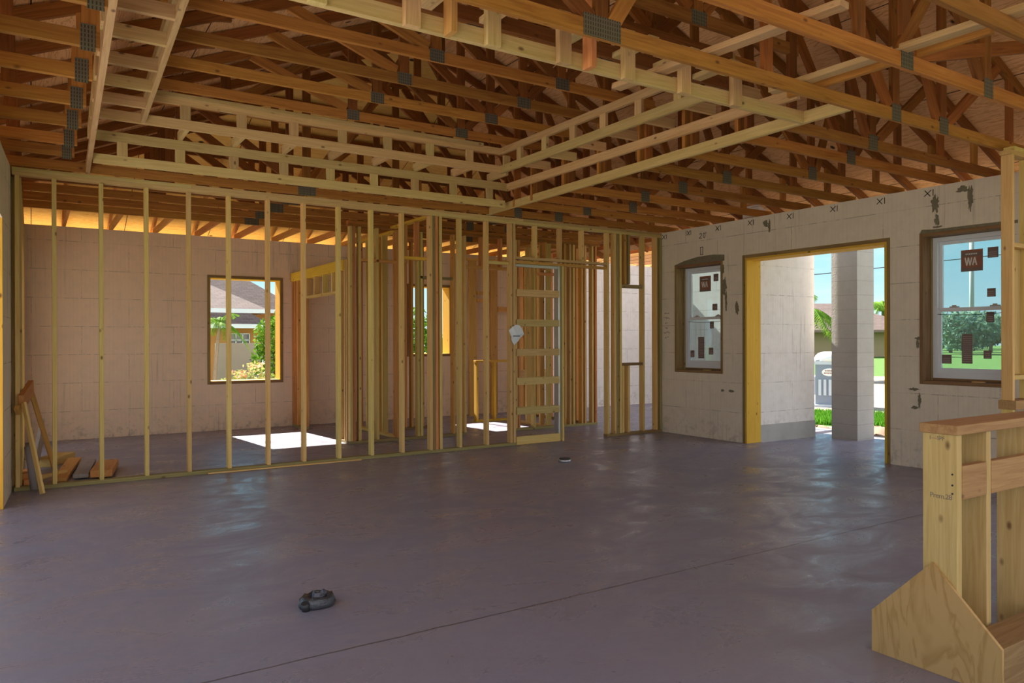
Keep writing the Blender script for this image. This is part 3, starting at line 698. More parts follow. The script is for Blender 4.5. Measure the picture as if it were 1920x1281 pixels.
for x in (.95, 1.45, 1.95, 2.36, 2.95, 3.42, 3.80, 4.20):
    box('rung', x - W4 / 2, x + W4 / 2, TY0 + .03, IY0 + .02, Z3 + .001, Z3 + T, W_TRAY, t)
# ------------------------------------------------------------------ stud partitions
def stud(x, y0, y1, z0, z1, mat, par, w=T, nm='stud'): return box(nm, x, x + w, y0, y1, z0, z1, mat, par)
A0, A1 = 8.426, 8.515
ta = thing('stud_partition', (4.0, 8.47, 0), 'long open stud partition of pale pine across the room, from left wall to doorway wall', 'wall frame')
zb = T; zt = H - 2 * T
box('bottom_plate', -.14, 5.48, A0, A1, 0, T, W_TREAT, ta)
box('bottom_plate', 7.06, 8.15, A0, A1, 0, T, W_BUCK, ta)
box('top_plate', -.15, 4.2, A0, A1, zt + .001, zt + T, W_TRAY, ta); box('top_plate', 4.2, 8.15, A0, A1, zt + .001, zt + T, W_TRAY, ta)
box('top_plate', -.15, 1.42, A0, A1, zt + T, H, W_TRAY, ta); box('top_plate', 1.42, 5.6, A0, A1, zt + T, H, W_TRAY, ta); box('top_plate', 5.6, 8.15, A0, A1, zt + T, H, W_TRAY, ta)
stud(-.128, A0, A1, zb, zt, W_STUD, ta)
for x in (.170, .568, .974, 1.378, 1.779, 2.194, 2.594, 3.006, 3.410, 3.810, 4.195, 4.30, 4.372, 4.475, 4.585, 4.63, 5.015, 5.385, 5.435):
    if x in (4.30, 4.475, 4.585, 4.63, 4.372): continue
    stud(x, A0, A1, zb, zt, W_STUD, ta)
stud(4.235, A0, A1, zb, zt, W_BUCK, ta); stud(4.275, A0 + .001, A1, zb, zt, W_RED, ta); stud(4.33, A0, A1, zb, zt, W_STUD, ta)
stud(4.612, A0, A1, zb, zt, W_STUD, ta)
# header line with cripples, door opening and pocket frame
box('header', 5.475, 7.065, A0 + .005, A1 - .005, 2.500, 2.538, W_TRAY, ta)
box('header', 5.475, 7.065, A0 + .002, A1 - .002, 2.442, 2.480, W_RED, ta)
for x in (5.79, 6.21, 6.60): stud(x, A0, A1, 2.538, zt, W_STUD, ta, nm='cripple')
stud(7.066, A0, A1, zb, zt, W_STUD, ta); stud(7.20, A0, A1, zb, zt, W_STUD, ta); stud(7.244, A0, A1, zb, zt, W_TREAT, ta)
stud(7.305, A0, A1, zb, zt, W_STUD, ta); stud(7.350, A0, A1, zb, 1.03, W_STUD, ta, nm='cripple'); stud(7.47, A0, A1, 2.24, zt, W_TREAT, ta, nm='cripple'); stud(7.40, A0, A1, 2.24, zt, W_RED, ta, nm='cripple')
stud(7.46, A0, A1, zb, 1.03, W_STUD, ta, nm='cripple')
box('opening_head', 7.345, 7.757, A0, A1, 2.185, 2.235, W_TREAT, ta); box('opening_sill', 7.345, 7.757, A0, A1, 1.03, 1.07, W_BUCK, ta)
stud(7.757, A0, A1, zb, zt, W_STUD, ta); stud(8.02, A0, A1, zb, zt, W_STUD, ta); stud(8.112, A0, A1, zb, zt, W_TREAT, ta)
box('blocking', 5.02, 5.38, A0 + .02, A1, 2.42, 2.458, W_STUD, ta).hide_render = False
# pocket door frame
tp = thing('pocket_door_frame', (5.85, 8.47, 0), 'pocket door frame with five horizontal slats and steel-edged split studs, set in the partition', 'door frame')
for z in (2.05, 1.645, 1.245, .857, .455): box('slat', 5.485, 6.19, A0 - .012, A0 + .012, z - .048, z + .048, W_TRAY, tp)
for z in (2.05, 1.645, 1.245, .857, .455): box('slat', 5.485, 6.19, A1 - .012, A1 + .010, z - .048, z + .048, W_TRAY, tp)
box('base_board', 5.48, 6.20, A0 - .014, A0 + .01, .005, .115, W_STUD, tp)
box('split_stud', 6.20, 6.236, A0 - .012, A1 + .012, .01, 2.44, W_TREAT, tp)
m_ = box('steel_edge', 6.175, 6.20, A0 - .008, A1 + .008, .01, 2.44, GALV, tp, 0); m_['label'] = 'grey galvanised steel stud edge'
box('split_stud', 6.237, 6.27, A0 - .012, A1 + .012, 0, 2.44, W_STUD, tp)
box('track', 5.49, 6.19, A0 + .02, A1 - .02, 2.405, 2.438, GALV, tp, 0)
# plastic bag stapled on the stud
v, f = [], []
out = [(-.11, .05), (-.06, .10), (.0, .13), (.05, .12), (.10, .08), (.125, .0), (.07, -.05), (.03, -.09), (-.03, -.145), (-.075, -.08), (-.07, -.03)]
cx, cz = 5.46, 1.49
v = [(cx, A0 - .05, cz)] + [(cx + a, A0 - .02 - .015 * (i % 2), cz + b) for i, (a, b) in enumerate(out)] + [(cx, A0 - .012, cz)] + [(cx + a * .98, A0 - .012 - .004 * (i % 2), cz + b * .98) for i, (a, b) in enumerate(out)]
n_ = len(out)
f = [(0, 1 + i, 1 + (i + 1) % n_) for i in range(n_)] + [(n_ + 1, n_ + 2 + (i + 1) % n_, n_ + 2 + i) for i in range(n_)] + [(1 + i, 1 + (i + 1) % n_, n_ + 2 + (i + 1) % n_, n_ + 2 + i) for i in range(n_)]
bag = raw('plastic_bag', v, f, PLASTIC); tag(bag, 'crumpled clear plastic bag fastened to the stud beside the pocket door frame', 'bag')
raw('bag_print', *boxes([(cx - .06, cx + .05, A0 - .048, A0 - .044, cz - .03, cz - .018)]), BLACK, bag)
# partition D across the back rooms
D0, D1 = 9.76, 9.849
td = thing('stud_partition', (5.5, 9.8, 0), 'second stud partition behind the long one, with a doorway in its middle', 'wall frame')
box('bottom_plate', 3.65, 5.47, D0, D1, 0, T, W_TREAT, td); box('bottom_plate', 6.33, 7.965, D0, D1, 0, T, W_TREAT, td)
box('top_plate', 3.63, 7.99, D0, D1, zt, zt + T, W_TRUSS, td); box('top_plate', 3.63, 7.99, D0, D1, zt + T, H, W_TRUSS, td)
for i, x in enumerate((3.652, 3.695, 3.775, 4.035, 4.34, 4.66, 4.71, 5.235, 5.425, 6.335, 6.385, 6.68, 7.20, 7.28, 7.385, 7.46, 7.63, 7.70, 7.85, 7.92)):
    stud(x, D0, D1, zb, zt, W_RED if i % 3 == 1 else W_STUD, td)
box('header', 5.462, 6.335, D0, D1, 2.49, 2.535, W_RED, td); box('header', 3.81, 4.34, D0, D1, 2.50, 2.54, W_RED, td); box('header', 4.70, 5.235, D0, D1, 2.30, 2.34, W_TREAT, td)
box('header', 6.72, 7.2, D0, D1, 2.45, 2.49, W_RED, td)
for x in (5.72, 6.06, 6.9): stud(x, D0, D1, 2.535, zt, W_RED, td, nm='cripple')
# partition C with the low header and little cripple windows
tc_ = thing('stud_partition', (3.68, 11.0, 0), 'stud partition running back at left with a low doorway header and short cripples', 'wall frame')
C0, C1 = 3.64, 3.729
for i, y in enumerate((9.86, 9.93, 10.10)): box('stud', C0, C1, y, y + T, zb, 2.39 if i == 2 else 2.53, W_STUD, tc_)
for i, y in enumerate((11.80, 12.12, 12.25)): box('stud', C0, C1 + (.05 if i else 0), y, y + T, zb, 2.39, W_RED, tc_)
beam('stud', (3.685, 12.38, zb), (3.685, 12.38, 2.53), W4, .09, W_RED, tc_, up=(0, 1, 0))
box('bottom_plate', C0, C1, D1, 10.16, 0, T, W_TREAT, tc_); box('bottom_plate', C0, C1, 11.78, 12.42, 0, T, W_TREAT, tc_)
box('header', C0 - .02, C1, 9.96, 12.42, 2.39, 2.53, W_YEL, tc_); box('header', C0, C1, 10.14, 11.80, 2.08, 2.118, W_STUD, tc_)
for y in (10.45, 10.85, 11.25, 11.62): box('cripple', C0, C1, y, y + T, 2.118, 2.39, W_STUD, tc_)
# partition E
te = thing('stud_partition', (4.43, 10.6, 0), 'short stud partition running back from the second partition, just right of the low header', 'wall frame')
box('bottom_plate', 4.40, 4.489, D1 + .001, 11.5, 0, T, W_STUD, te); box('top_plate', 4.40, 4.489, D1 + .001, 11.5, zt, zt + T, W_YEL, te)
for i, y in enumerate((9.86, 10.0, 10.42, 10.62, 11.05, 11.42)): box('stud', 4.40, 4.489, y, y + T, zb, zt, W_RED if i % 2 else W_STUD, te)
# F
tf = thing('stud_partition', (5.2, 10.9, 0), 'narrow stud partition in front of the smaller back opening', 'wall frame')
box('bottom_plate', 4.95, 5.5, 10.87, 10.959, 0, T, W_BUCK, tf); box('top_plate', 4.95, 5.5, 10.87, 10.959, zt, H - .02, W_RED, tf)
for x in (4.97, 5.08, 5.27, 5.42): stud(x, 10.87, 10.959, zb, zt, W_RED, tf)
# short top member and header of the linen closet between A and D
tg = thing('stud_partition', (4.05, 9.1, 0), 'closet side frame linking the two long partitions behind the triple stud', 'wall frame')
box('top_plate', 4.24, 4.33, A1 + .002, D0 - .002, zt + T * .2, zt + T, W_YEL, tg)
for i, y in enumerate((8.60, 8.98, 9.35)): box('cripple', 4.25, 4.32, y, y + T, 2.46, zt, W_RED, tg)
beam('header', (3.86, 8.56, 2.44), (4.30, 8.56, 2.44), .06, .038, W_YEL, tg)
# H: wide orange studs beyond
th = thing('stud_partition', (7.2, 12.2, 0), 'row of wide orange studs standing just in front of the back wall beyond the doorway', 'wall frame')
for i, (x, w_) in enumerate(((6.86, .16), (7.32, .16), (7.95, .13), (8.36, .09))): box('stud', x, x + w_, 12.15, 12.19, 0, 2.9, W_RED, th)
box('blocking', 7.03, 7.31, 12.15, 12.19, 2.13, 2.19, W_RED, th); box('blocking', 7.03, 7.31, 12.15, 12.19, 2.27, 2.33, W_RED, th); box('top_plate', 6.8, 8.5, 12.13, 12.21, 2.9, 2.94, W_RED, th)
box('blocking', 7.49, 7.94, 12.15, 12.19, 1.95, 2.05, W_RED, th)
# G running back at the right of the door in D
ti_ = thing('stud_partition', (7.9, 10.8, 0), 'stud partition running back from the right end of the second partition', 'wall frame')
box('bottom_plate', 7.86, 7.949, D1 + .001, 11.9, 0, T, W_TREAT, ti_); box('top_plate', 7.86, 7.949, D1 + .001, 11.9, zt, zt + T, W_RED, ti_)
for y in (10.2, 10.6, 11.0, 11.4, 11.8): box('stud', 7.86, 7.949, y, y + T, zb, zt, W_RED, ti_)
tk = thing('stud_partition', (6.36, 10.5, 0), 'stud partition running back from the middle doorway jamb in the second partition', 'wall frame')
box('bottom_plate', 7.0, 7.089, D1 + .001, 10.9, 0, T, W_STUD, tk); box('top_plate', 7.0, 7.089, D1 + .001, 10.9, zt, zt + T, W_RED, tk)
for y in (9.86, 10.05, 10.45, 10.85): box('stud', 7.0, 7.089, y, y + T, zb, zt, W_STUD, tk)
# low sunlit frame
tl = thing('low_stud_frame', (6.8, 11.2, 0), 'waist-high sunlit stud frame standing in the back room', 'wall frame')
box('bottom_plate', 6.43, 7.3, 11.16, 11.249, 0, T, W_YEL, tl); box('top_plate', 6.43, 7.3, 11.16, 11.249, 1.03, 1.068, W_YEL, tl)
for x in (6.44, 6.80, 7.20): stud(x, 11.16, 11.249, T, 1.03, W_YEL, tl)
ob = box('ledge_board', 7.5, 8.2, 11.45, 11.488, .68, .87, W_TRAY); tag(ob, 'pale ledge board set on edge between studs in the back room', 'board')
tq = thing('supply_pipe', (7.62, 11.3, 0), 'red plastic water pipe in a black sleeve standing in the back room', 'pipe')
cyl('pipe', (7.66, 11.3, .45), (7.60, 11.3, .86), .014, REDP, tq); cyl('sleeve', (7.66, 11.3, 0), (7.66, 11.3, .46), .032, BLACK, tq)
# furring frame along the left wall of the back room
tm = thing('stud_partition', (-.1, 10.4, 0), 'stud frame standing against the left wall behind the long partition', 'wall frame')
box('bottom_plate', -.165, -.076, A1 + .003, 12.42, 0, T, W_TREAT, tm); box('top_plate', -.165, -.076, A1 + .003, 12.42, zt, H - .003, W_TRUSS, tm)
for i in range(10): box('stud', -.165, -.076, 8.53 + i * .405, 8.53 + i * .405 + T, zb, zt, W_STUD, tm)
# partition at the far right with tall post
tr_ = thing('stud_partition', (7.6, 3.2, 0), 'tall stud partition by the right-hand window, its end post standing beyond the knee wall', 'wall frame')
ya_, yb_ = 3.04, 3.129
box('post', 6.985, 7.023, ya_, yb_, .885, zt, W_STUD, tr_)
for x in (7.31, 7.715, 8.11): box('stud', x, x + T, ya_, yb_, .885, zt, W_STUD, tr_)
box('top_plate', 6.96, 8.15, ya_, yb_, zt, zt + T, W_STUD, tr_); box('top_plate', 7.03, 8.15, ya_, yb_, zt + T, H - .001, W_STUD, tr_)
box('blocking', 7.023, 7.31, ya_, yb_, 2.19, 2.228, W_STUD, tr_); box('blocking', 7.023, 7.31, ya_, yb_, 1.06, 1.098, W_STUD, tr_)
box('backing_panel', 7.03, 7.305, yb_ - .014, yb_ - .002, 1.10, 2.19, W_KNEE, tr_)
box('mid_plate', 6.975, 8.15, ya_ - .03, yb_ + .02, .81, .885, W_CAP, tr_)
for x in (6.985, 7.39, 7.79, 8.11): box('lower_stud', x, x + T, ya_, yb_, T, .81, W_STUD, tr_)
box('bottom_plate', 6.985, 8.15, ya_, yb_, 0, T, W_TREAT, tr_)
# ------------------------------------------------------------------ knee wall with gusset
kw = thing('knee_wall', (4.0, 1.68, 0), 'waist-high knee wall of pale lumber at lower right with a plywood gusset on its end', 'wall frame')
box('end_post', 3.212, 3.250, 1.606, 1.748, T, 1.010, W_KNEE, kw)
for x in (3.455, 3.855, 4.26, 4.66): box('stud', x, x + T, 1.606, 1.748, T, 1.010, W_KNEE, kw)
box('cap', 3.200, 4.9, 1.598, 1.756, 1.010, 1.050, W_CAP, kw)
for a, b in ((3.251, 3.454), (3.494, 3.854), (3.894, 4.259)): box('blocking', a, b, 1.604, 1.642, .738, .878, W_CAP, kw)
box('bottom_plate', 3.212, 4.9, 1.606, 1.748, 0, T, W_KNEE, kw)
box('base_block', 3.212, 4.9, 1.43, 1.585, 0, .187, W_BUCK, kw)
box('base_block', 3.212, 3.25, 1.75, 1.97, 0, .18, W_KNEE, kw)
v, f = prism([(1.97, .001), (1.97, .184), (1.702, .463), (1.43, .186), (1.43, .001)], 'x', 3.195, 3.211)
me = D.meshes.new('gusset'); me.from_pydata([(x - 3.2, y - 1.7, z) for x, y, z in v], [], f); me.update()
bm = bmesh.new(); bm.from_mesh(me); bmesh.ops.recalc_face_normals(bm, faces=bm.faces); bm.to_mesh(me); bm.free(); me.materials.append(PLY2)
gs = link('gusset', me, None, kw, Matrix.Translation((3.2, 1.7, 0))); gs['label'] = 'five-sided plywood gusset panel'
def stamp(txt, y, z, s):
    cu = D.curves.new('stamp', 'FONT'); cu.body = txt; cu.size = s; cu.extrude = .0004; cu.space_character = .9
    o = D.objects.new('tmp', cu); COL.objects.link(o)
    dg = bpy.context.evaluated_depsgraph_get(); me = D.meshes.new_from_object(o.evaluated_get(dg)); D.objects.remove(o)
    me.materials.clear(); me.materials.append(STAMP)
    m = Matrix(((0, 0, -1, 3.2115), (-1, 0, 0, y), (0, 1, 0, z), (0, 0, 0, 1)))
    return link('ink_stamp', me, None, kw, m)
STAMP = plain('grey_ink_stamp', (.22, .17, .12), .9)
stamp('1\u2014SPF', 1.722, .982, .024); stamp('Prem.28', 1.718, .738, .030)
for z in (.845, .80, .765): cyl('nail', (3.209, 1.625, z), (3.213, 1.625, z), .004, BLACK, kw, 8)
# ------------------------------------------------------------------ small things on the slab
tj = thing('floor_box', (1.28, 3.9, 0), 'dented metal floor box with crumpled dark wrapping poking out of the slab', 'floor outlet')
r = random.Random(5); v, f = [], []
n_ = 18
for k, (rr, zz) in enumerate(((.092, 0), (.098, .018), (.092, .045), (.075, .060), (.050, .050), (.03, .040))):
    for i in range(n_):
        a = i / n_ * math.tau; q = rr * (1 + .08 * r.uniform(-1, 1)); v.append((1.275 + q * 1.0 * math.cos(a), 3.905 + q * .75 * math.sin(a), max(.0, zz + (.007 * r.uniform(-1, 1) if k > 1 else 0))))
    if k: f += [((k - 1) * n_ + i, (k - 1) * n_ + (i + 1) % n_, k * n_ + (i + 1) % n_, k * n_ + i) for i in range(n_)]
f += [tuple(range(5 * n_, 6 * n_)), tuple(range(n_))]
raw('box_shell', v, f, plain('dull_foil', (.07, .072, .08), .25, .3, var=.6, scale=14, bump=.4), tj, True)
v, f = [], []
for k, (rr, zz) in enumerate(((.060, .02), (.055, .055), (.036, .070), (.012, .066))):
    for i in range(10):
        a = i / 10 * math.tau; q = rr * (1 + .3 * r.uniform(-1, 1)); v.append((1.295 + q * math.cos(a), 3.92 + q * .8 * math.sin(a), zz + .01 * r.uniform(-1, 1)))
    if k: f += [((k - 1) * 10 + i, (k - 1) * 10 + (i + 1) % 10, k * 10 + (i + 1) % 10, k * 10 + i) for i in range(10)]
f.append(tuple(range(30, 40)))
raw('crumpled_wrapping', v, f, plain('crumpled_grey_plastic', (.09, .09, .11), .35, .2, var=.6, scale=18, bump=.4), tj)
cyl('conduit', (1.200, 3.86, 0), (1.19, 3.85, .045), .020, BLACK, tj)
tn = thing('floor_drain_cap', (5.2, 6.97, 0), 'round dark pipe stub set in the slab in front of the doorway', 'floor outlet')
cyl('pipe_ring', (5.2, 6.97, 0), (5.2, 6.97, .032), .072, GALV, tn, 28); cyl('cap', (5.2, 6.97, .032), (5.2, 6.97, .042), .066, BLACK, tn, 28)
tag(beam('thin_lath', (1.57, 8.405, .008), (3.27, 8.39, .008), .028, .014, W_STUD), 'thin lath strip lying on the slab along the foot of the long partition', 'board')
# scraps of lumber behind the partition, left
def scrap(p0, p1, w, h, mat, lb): return tag(beam('lumber_offcut', p0, p1, w, h, mat, None, (0, 0, 1), .003), lb, 'board', 'lumber offcuts in the left corner')
OC = plain('x', (1, 1, 1)); D.materials.remove(OC)
scrap((.60, 8.72, .055), (.72, 9.45, .055), .20, .075, W_RED, 'thick pale offcut at the right end of the scrap row, behind the second stud')
scrap((.42, 8.80, .035), (.55, 9.75, .055), .14, .04, W_GREY, 'brown-grey plank offcut third from the right in the scrap row')
scrap((.51, 8.86, .02), (.60, 9.18, .02), .06, .04, W_STUD, 'short pale block between two planks in the scrap row')
scrap((.23, 8.70, .03), (.42, 10.0, .05), .13, .04, W_RED, 'reddish chipboard strip leaning in the middle of the scrap row')
scrap((.05, 8.82, .05), (.30, 9.02, .06), .05, .04, W_STUD, 'small pale stick lying across the scraps near the first stud')
scrap((.10, 9.9, .045), (.35, 10.4, .045), .20, .09, W_STUD, 'pale thick offcut at the back of the scrap pile')
scrap((-.13, 8.72, .06), (.00, 8.84, .06), .11, .12, W_RED, 'stubby orange block in the left corner against the wall')
scrap((-.02, 8.62, .035), (-.08, 9.4, .035), .09, .07, W_RED, 'reddish beam end at the foot of the left wall')
scrap((.02, 9.0, .0 + .12), (.12, 11.2, .32), .035, .24, W_GREY, 'wide grey board standing on edge in the left corner')
tag(cyl('cardboard_tube', (.02, 8.34, .02), (-.03, 8.395, .42), .030, plain('grey_cardboard', (.26, .22, .20), .8)), 'grey tube leaning against the left end of the long partition', 'tube')
# leaning sawhorse-like trestle
tw = thing('trestle', (.0, 8.2, 0), 'small pine trestle tipped against the left end of the partition', 'trestle')
beam('beam_board', (-.078, 8.36, .84), (.0, 8.80, .96), .045, .14, W_RED, tw)
beam('beam_board', (-.115, 8.345, .80), (-.095, 8.395, .74), .04, .05, W_RED, tw)
beam('leg', (-.06, 8.325, .84), (.085, 8.10, .012), .022, .05, W_STUD, tw)
beam('leg', (-.01, 8.80, .95), (.22, 8.90, .03), .02, .045, W_RED, tw)
# ------------------------------------------------------------------ porch column
pc = raw('block_column', *boxes([(9.72, 10.12, 6.20, 6.60, -.15, 3.6)]), BLOCK); tag(pc, 'grey concrete block column standing on the porch slab outside the doorway', 'column')
# ------------------------------------------------------------------ foliage
def leaves(name, blobs, nleaf, size, mat, parent=None, seed=1, asp=1.0):
    r = random.Random(seed); v, f = [], []
    tot = sum(b[3] * b[4] * b[5] for b in blobs)
    for (cx, cy, cz, rx, ry, rz) in blobs:
        for _ in range(int(nleaf * rx * ry * rz / tot)):
            while True:
                p = Vector((r.uniform(-1, 1), r.uniform(-1, 1), r.uniform(-1, 1)))
                if .35 < p.length < 1: break
            q = Vector((cx + p.x * rx, cy + p.y * ry, cz + p.z * rz))
            a = Vector((r.gauss(0, 1), r.gauss(0, 1), r.gauss(0, 1))).normalized(); b = a.cross(Vector((r.gauss(0, 1), r.gauss(0, 1), r.gauss(0, 1)))).normalized()
            s = size * r.uniform(.6, 1.3); k = len(v)
            v += [q - a * s, q + b * s * .5 * asp, q + a * s, q - b * s * .5 * asp]; f.append((k, k + 1, k + 2, k + 3))
    me = D.meshes.new(name); me.from_pydata([tuple(x) for x in v], [], f); me.update(); me.materials.append(mat)
    return link(name, me, None, parent, Matrix())
def palm(cx, cy, z0, zt, rad, nf, label, seed, lean=(0, 0), leaf=LEAF1, group=None):
    r = random.Random(seed); t = thing('palm_tree', (cx, cy, z0), label, 'tree', group)
    px, py = cx + lean[0], cy + lean[1]
    v, f = [], []; n_ = 10; K = 14; tr = rad * .055
    for k in range(K + 1):
        u = k / K; x, y, z = cx + lean[0] * u * u, cy + lean[1] * u * u, z0 + (zt - z0) * u
        rr = tr * (1.25 - .4 * u) * (1 + .08 * (k % 2))
        for i in range(n_): a = i / n_ * math.tau; v.append((x + rr * math.cos(a), y + rr * math.sin(a), z))
        if k: f += [((k - 1) * n_ + i, (k - 1) * n_ + (i + 1) % n_, k * n_ + (i + 1) % n_, k * n_ + i) for i in range(n_)]
    raw('trunk', v, f, BARK, t, True)
    for q in range(nf):
        a = q * 2.399 + r.uniform(-.2, .2); el = .15 + 1.15 * ((q * .618) % 1); ln = rad * r.uniform(.85, 1.1)
        v, f = [], []; d = Vector((math.cos(a), math.sin(a), 0)); S = 14; pts = []
        for s in range(S + 1):
            u = s / S; pts.append(Vector((px, py, zt)) + d * ln * u * math.cos(el * (1 - u * .4)) * .95 + Vector((0, 0, ln * (math.sin(el) * u - .95 * u * u * (1.2 - .4 * el)))))
        side = Vector((-d.y, d.x, 0))
        for s in range(1, S + 1):
            tt = (pts[s] - pts[s - 1]).normalized(); lf = ln * .26 * math.sin(min(1, s / S * 1.15 + .12) * math.pi * .9) + .02
            for sg in (-1, 1):
                for h_ in (0, .5):
                    b0 = pts[s - 1].lerp(pts[s], h_); tip = b0 + side * sg * lf * .8 + tt * lf * .45 + Vector((0, 0, -lf * .45)); k = len(v)
                    wv = tt * ln * .016
                    v += [b0 - wv, b0 + wv, tip]; f.append((k, k + 1, k + 2))
            k = len(v); up = Vector((0, 0, ln * .008)); v += [pts[s - 1] - up, pts[s] - up, pts[s] + up, pts[s - 1] + up]; f.append((k, k + 1, k + 2, k + 3))
        me = D.meshes.new('frond'); me.from_pydata([tuple(x) for x in v], [], f); me.update(); me.materials.append(leaf); link('frond', me, None, t, Matrix())
    return t
palm(3.30, 17.0, -.2, 1.78, .66, 22, 'young palm tree outside the larger back opening, before the neighbour wall', 3, (.13, 0))
tb = thing('garden_bush', (4.4, 16.2, -.2), 'bright green leafy bush at the right side of the larger back opening', 'bush')
leaves('foliage', [(4.30, 16, 1.45, .42, .4, .5), (4.25, 16.1, 1.0, .42, .4, .4), (4.55, 16.1, 1.75, .35, .3, .35), (4.55, 16.2, .5, .4, .4, .5)], 2600, .055, LEAF2, tb, 4)
cyl('stem', (4.4, 16.2, -.2), (4.35, 16.1, 1.2), .04, BARK, tb)
tfb = thing('flower_bed', (3.6, 15.0, -.2), 'bed of variegated pale leaves and pink flowers below the larger back opening', 'plant')
leaves('foliage', [(3.35, 15, .55, .35, .3, .28), (3.65, 15.1, .70, .30, .3, .30), (3.95, 15, .55, .3, .3, .25), (3.6, 15.0, .15, .6, .35, .35), (2.9, 15.1, .15, .4, .3, .3)], 1500, .05, FLOWER, tfb, 5)
leaves('blossom', [(3.32, 14.9, .78, .2, .2, .08), (3.7, 14.9, .95, .15, .2, .06)], 60, .035, FLRED, tfb, 6)
# garden wall, drain pipe
gw = tag(raw('garden_wall', *boxes([(3.95, 5.22, 20, 20.2, -.2, 1.36), (5.22, 9, 20.8, 21, -.2, 1.36)]), GREYST), 'grey stucco garden wall seen through the larger back opening', 'wall')
tag(cyl('drain_pipe', (4.98, 19.4, -.2), (4.98, 19.4, 1.1), .05, FASCIA), 'white vertical pipe in front of the garden wall', 'pipe')
# neighbour house behind
nh = thing('neighbor_house', (8, 32, -.2), 'neighbour house with peach walls and brown shingle hip roofs beyond the back opening', 'house')
raw('walls', *boxes([(-7, 7.4, 30.6, 33.5, -.2, 2.6)]), PEACH, nh)
raw('porch_wall', *boxes([(4.0, 7.6, 29.7, 30.6, -.2, 2.0)]), PEACH, nh)
def hip(name, x0, x1, y0, y1, z, h, mat, par):
    w = min(x1 - x0, y1 - y0) / 2
    if x1 - x0 >= y1 - y0: r0, r1 = (x0 + w, (y0 + y1) / 2, z + h), (x1 - w, (y0 + y1) / 2, z + h)
    else: r0, r1 = ((x0 + x1) / 2, y0 + w, z + h), ((x0 + x1) / 2, y1 - w, z + h)
    v = [(x0, y0, z), (x1, y0, z), (x1, y1, z), (x0, y1, z), r0, r1]
    if x1 - x0 >= y1 - y0: f = [(0, 1, 5, 4), (1, 2, 5), (2, 3, 4, 5), (3, 0, 4), (0, 3, 2, 1)]
    else: f = [(0, 1, 4), (1, 2, 5, 4), (2, 3, 5), (3, 0, 4, 5), (0, 3, 2, 1)]
    o = raw(name, v, f, mat, par)
    fb = raw('fascia', *boxes([(x0, x1, y0, y0 + .05, z - .12, z + .04), (x0, x0 + .05, y0, y1, z - .12, z + .04), (x1 - .05, x1, y0, y1, z - .12, z + .04)]), FASCIA, par)
    return o
hip('roof', -8, 7.9, 29.9, 38, 2.62, 2.3, SHING, nh); hip('roof', -12, 10.2, 33, 45, 2.75, 4.4, SHING, nh); hip('roof', 2.5, 7.85, 29.2, 32, 2.02, .95, SHING, nh)
raw('walls', *boxes([(-11, 9.7, 33.6, 44.5, -.2, 2.75)]), PEACH, nh)
wn_ = raw('window', *boxes([(6.30, 7.05, 29.64, 29.70, 1.2, 1.68)]), DGLASS, nh)
raw('muntins', *boxes([(6.28 + i * .25, 6.31 + i * .25, 29.60, 29.64, 1.2, 1.70) for i in range(4)] + [(6.28, 7.06, 29.60, 29.64, 1.2 + j * .24, 1.23 + j * .24) for j in range(3)]), FASCIA, wn_)
# trees beyond small back opening
for i, (x, y, s) in enumerate(((10.2, 22, 1), (9.3, 24, 2))):
    t = thing('shade_tree', (x, y, -.2), ['dark green tree beyond the smaller back opening', 'green tree left of the other beyond the smaller back opening'][i], 'tree')
    leaves('foliage', [(x, y, 1.7, 1.0, .8, .8), (x + .5, y, 1.0, .9, .8, .8), (x - .4, y, .9, .8, .7, .8)], 2200, .10, LEAF2, t, 20 + s); cyl('trunk', (x, y, -.2), (x, y, 1.6), .09, BARK, t)
# ------------------------------------------------------------------ beyond the doorway
to = thing('portable_toilet', (21.6, 14.9, -.75), 'blue-grey portable toilet with white domed roof outside the doorway', 'toilet')
TXc, TYc = 21.9, 14.75; TR_ = Matrix.Translation((TXc - .05, TYc + .12, -.75)) @ Matrix.Rotation(math.radians(-55), 4, 'Z') @ Matrix.Scale(.84, 4)
def tbx(name, lst, mat, par=to):
    v, f = boxes(lst); v = [tuple(TR_ @ Vector(q)) for q in v]; return raw(name, v, f, mat, par)
tbx('cabin', [(-.55, .55, -.55, .55, .1, 1.75)], TOI_B); tbx('skid', [(-.62, .62, -.62, -.5, 0, .1), (-.62, .62, .5, .62, 0, .1), (-.6, .6, -.5, .5, .04, .1)], TOI_L)
tbx('louvre_panel', [(-.44 + i * .18, -.34 + i * .18, -.60, -.555, .45, 1.05) for i in range(6)], TOI_L)
tbx('side_rib', [(-.60, -.555, -.44 + i * .18, -.34 + i * .18, .45, 1.15) for i in range(6)], TOI_L)
tbx('band', [(-.58, .58, -.575, .575, 1.62, 1.75)], TOI_L)
v, f = [], []; n_ = 20
for k in range(6):
    u = k / 5 * math.pi / 2; rr = .60 * math.cos(u) ** .55 if k < 5 else .0; zz = 1.75 + .36 * math.sin(u)
    for i in range(n_):
        a = i / n_ * math.tau; c_, s_ = math.cos(a), math.sin(a); q = max(abs(c_), abs(s_)) ** .5
        v.append(tuple(TR_ @ Vector((rr * c_ / q, rr * s_ / q, zz))))
    if k: f += [((k - 1) * n_ + i, (k - 1) * n_ + (i + 1) % n_, k * n_ + (i + 1) % n_, k * n_ + i) for i in range(n_)]
f.append(tuple(range(n_)))
raw('dome_roof', v, f, TOI_W, to, True)
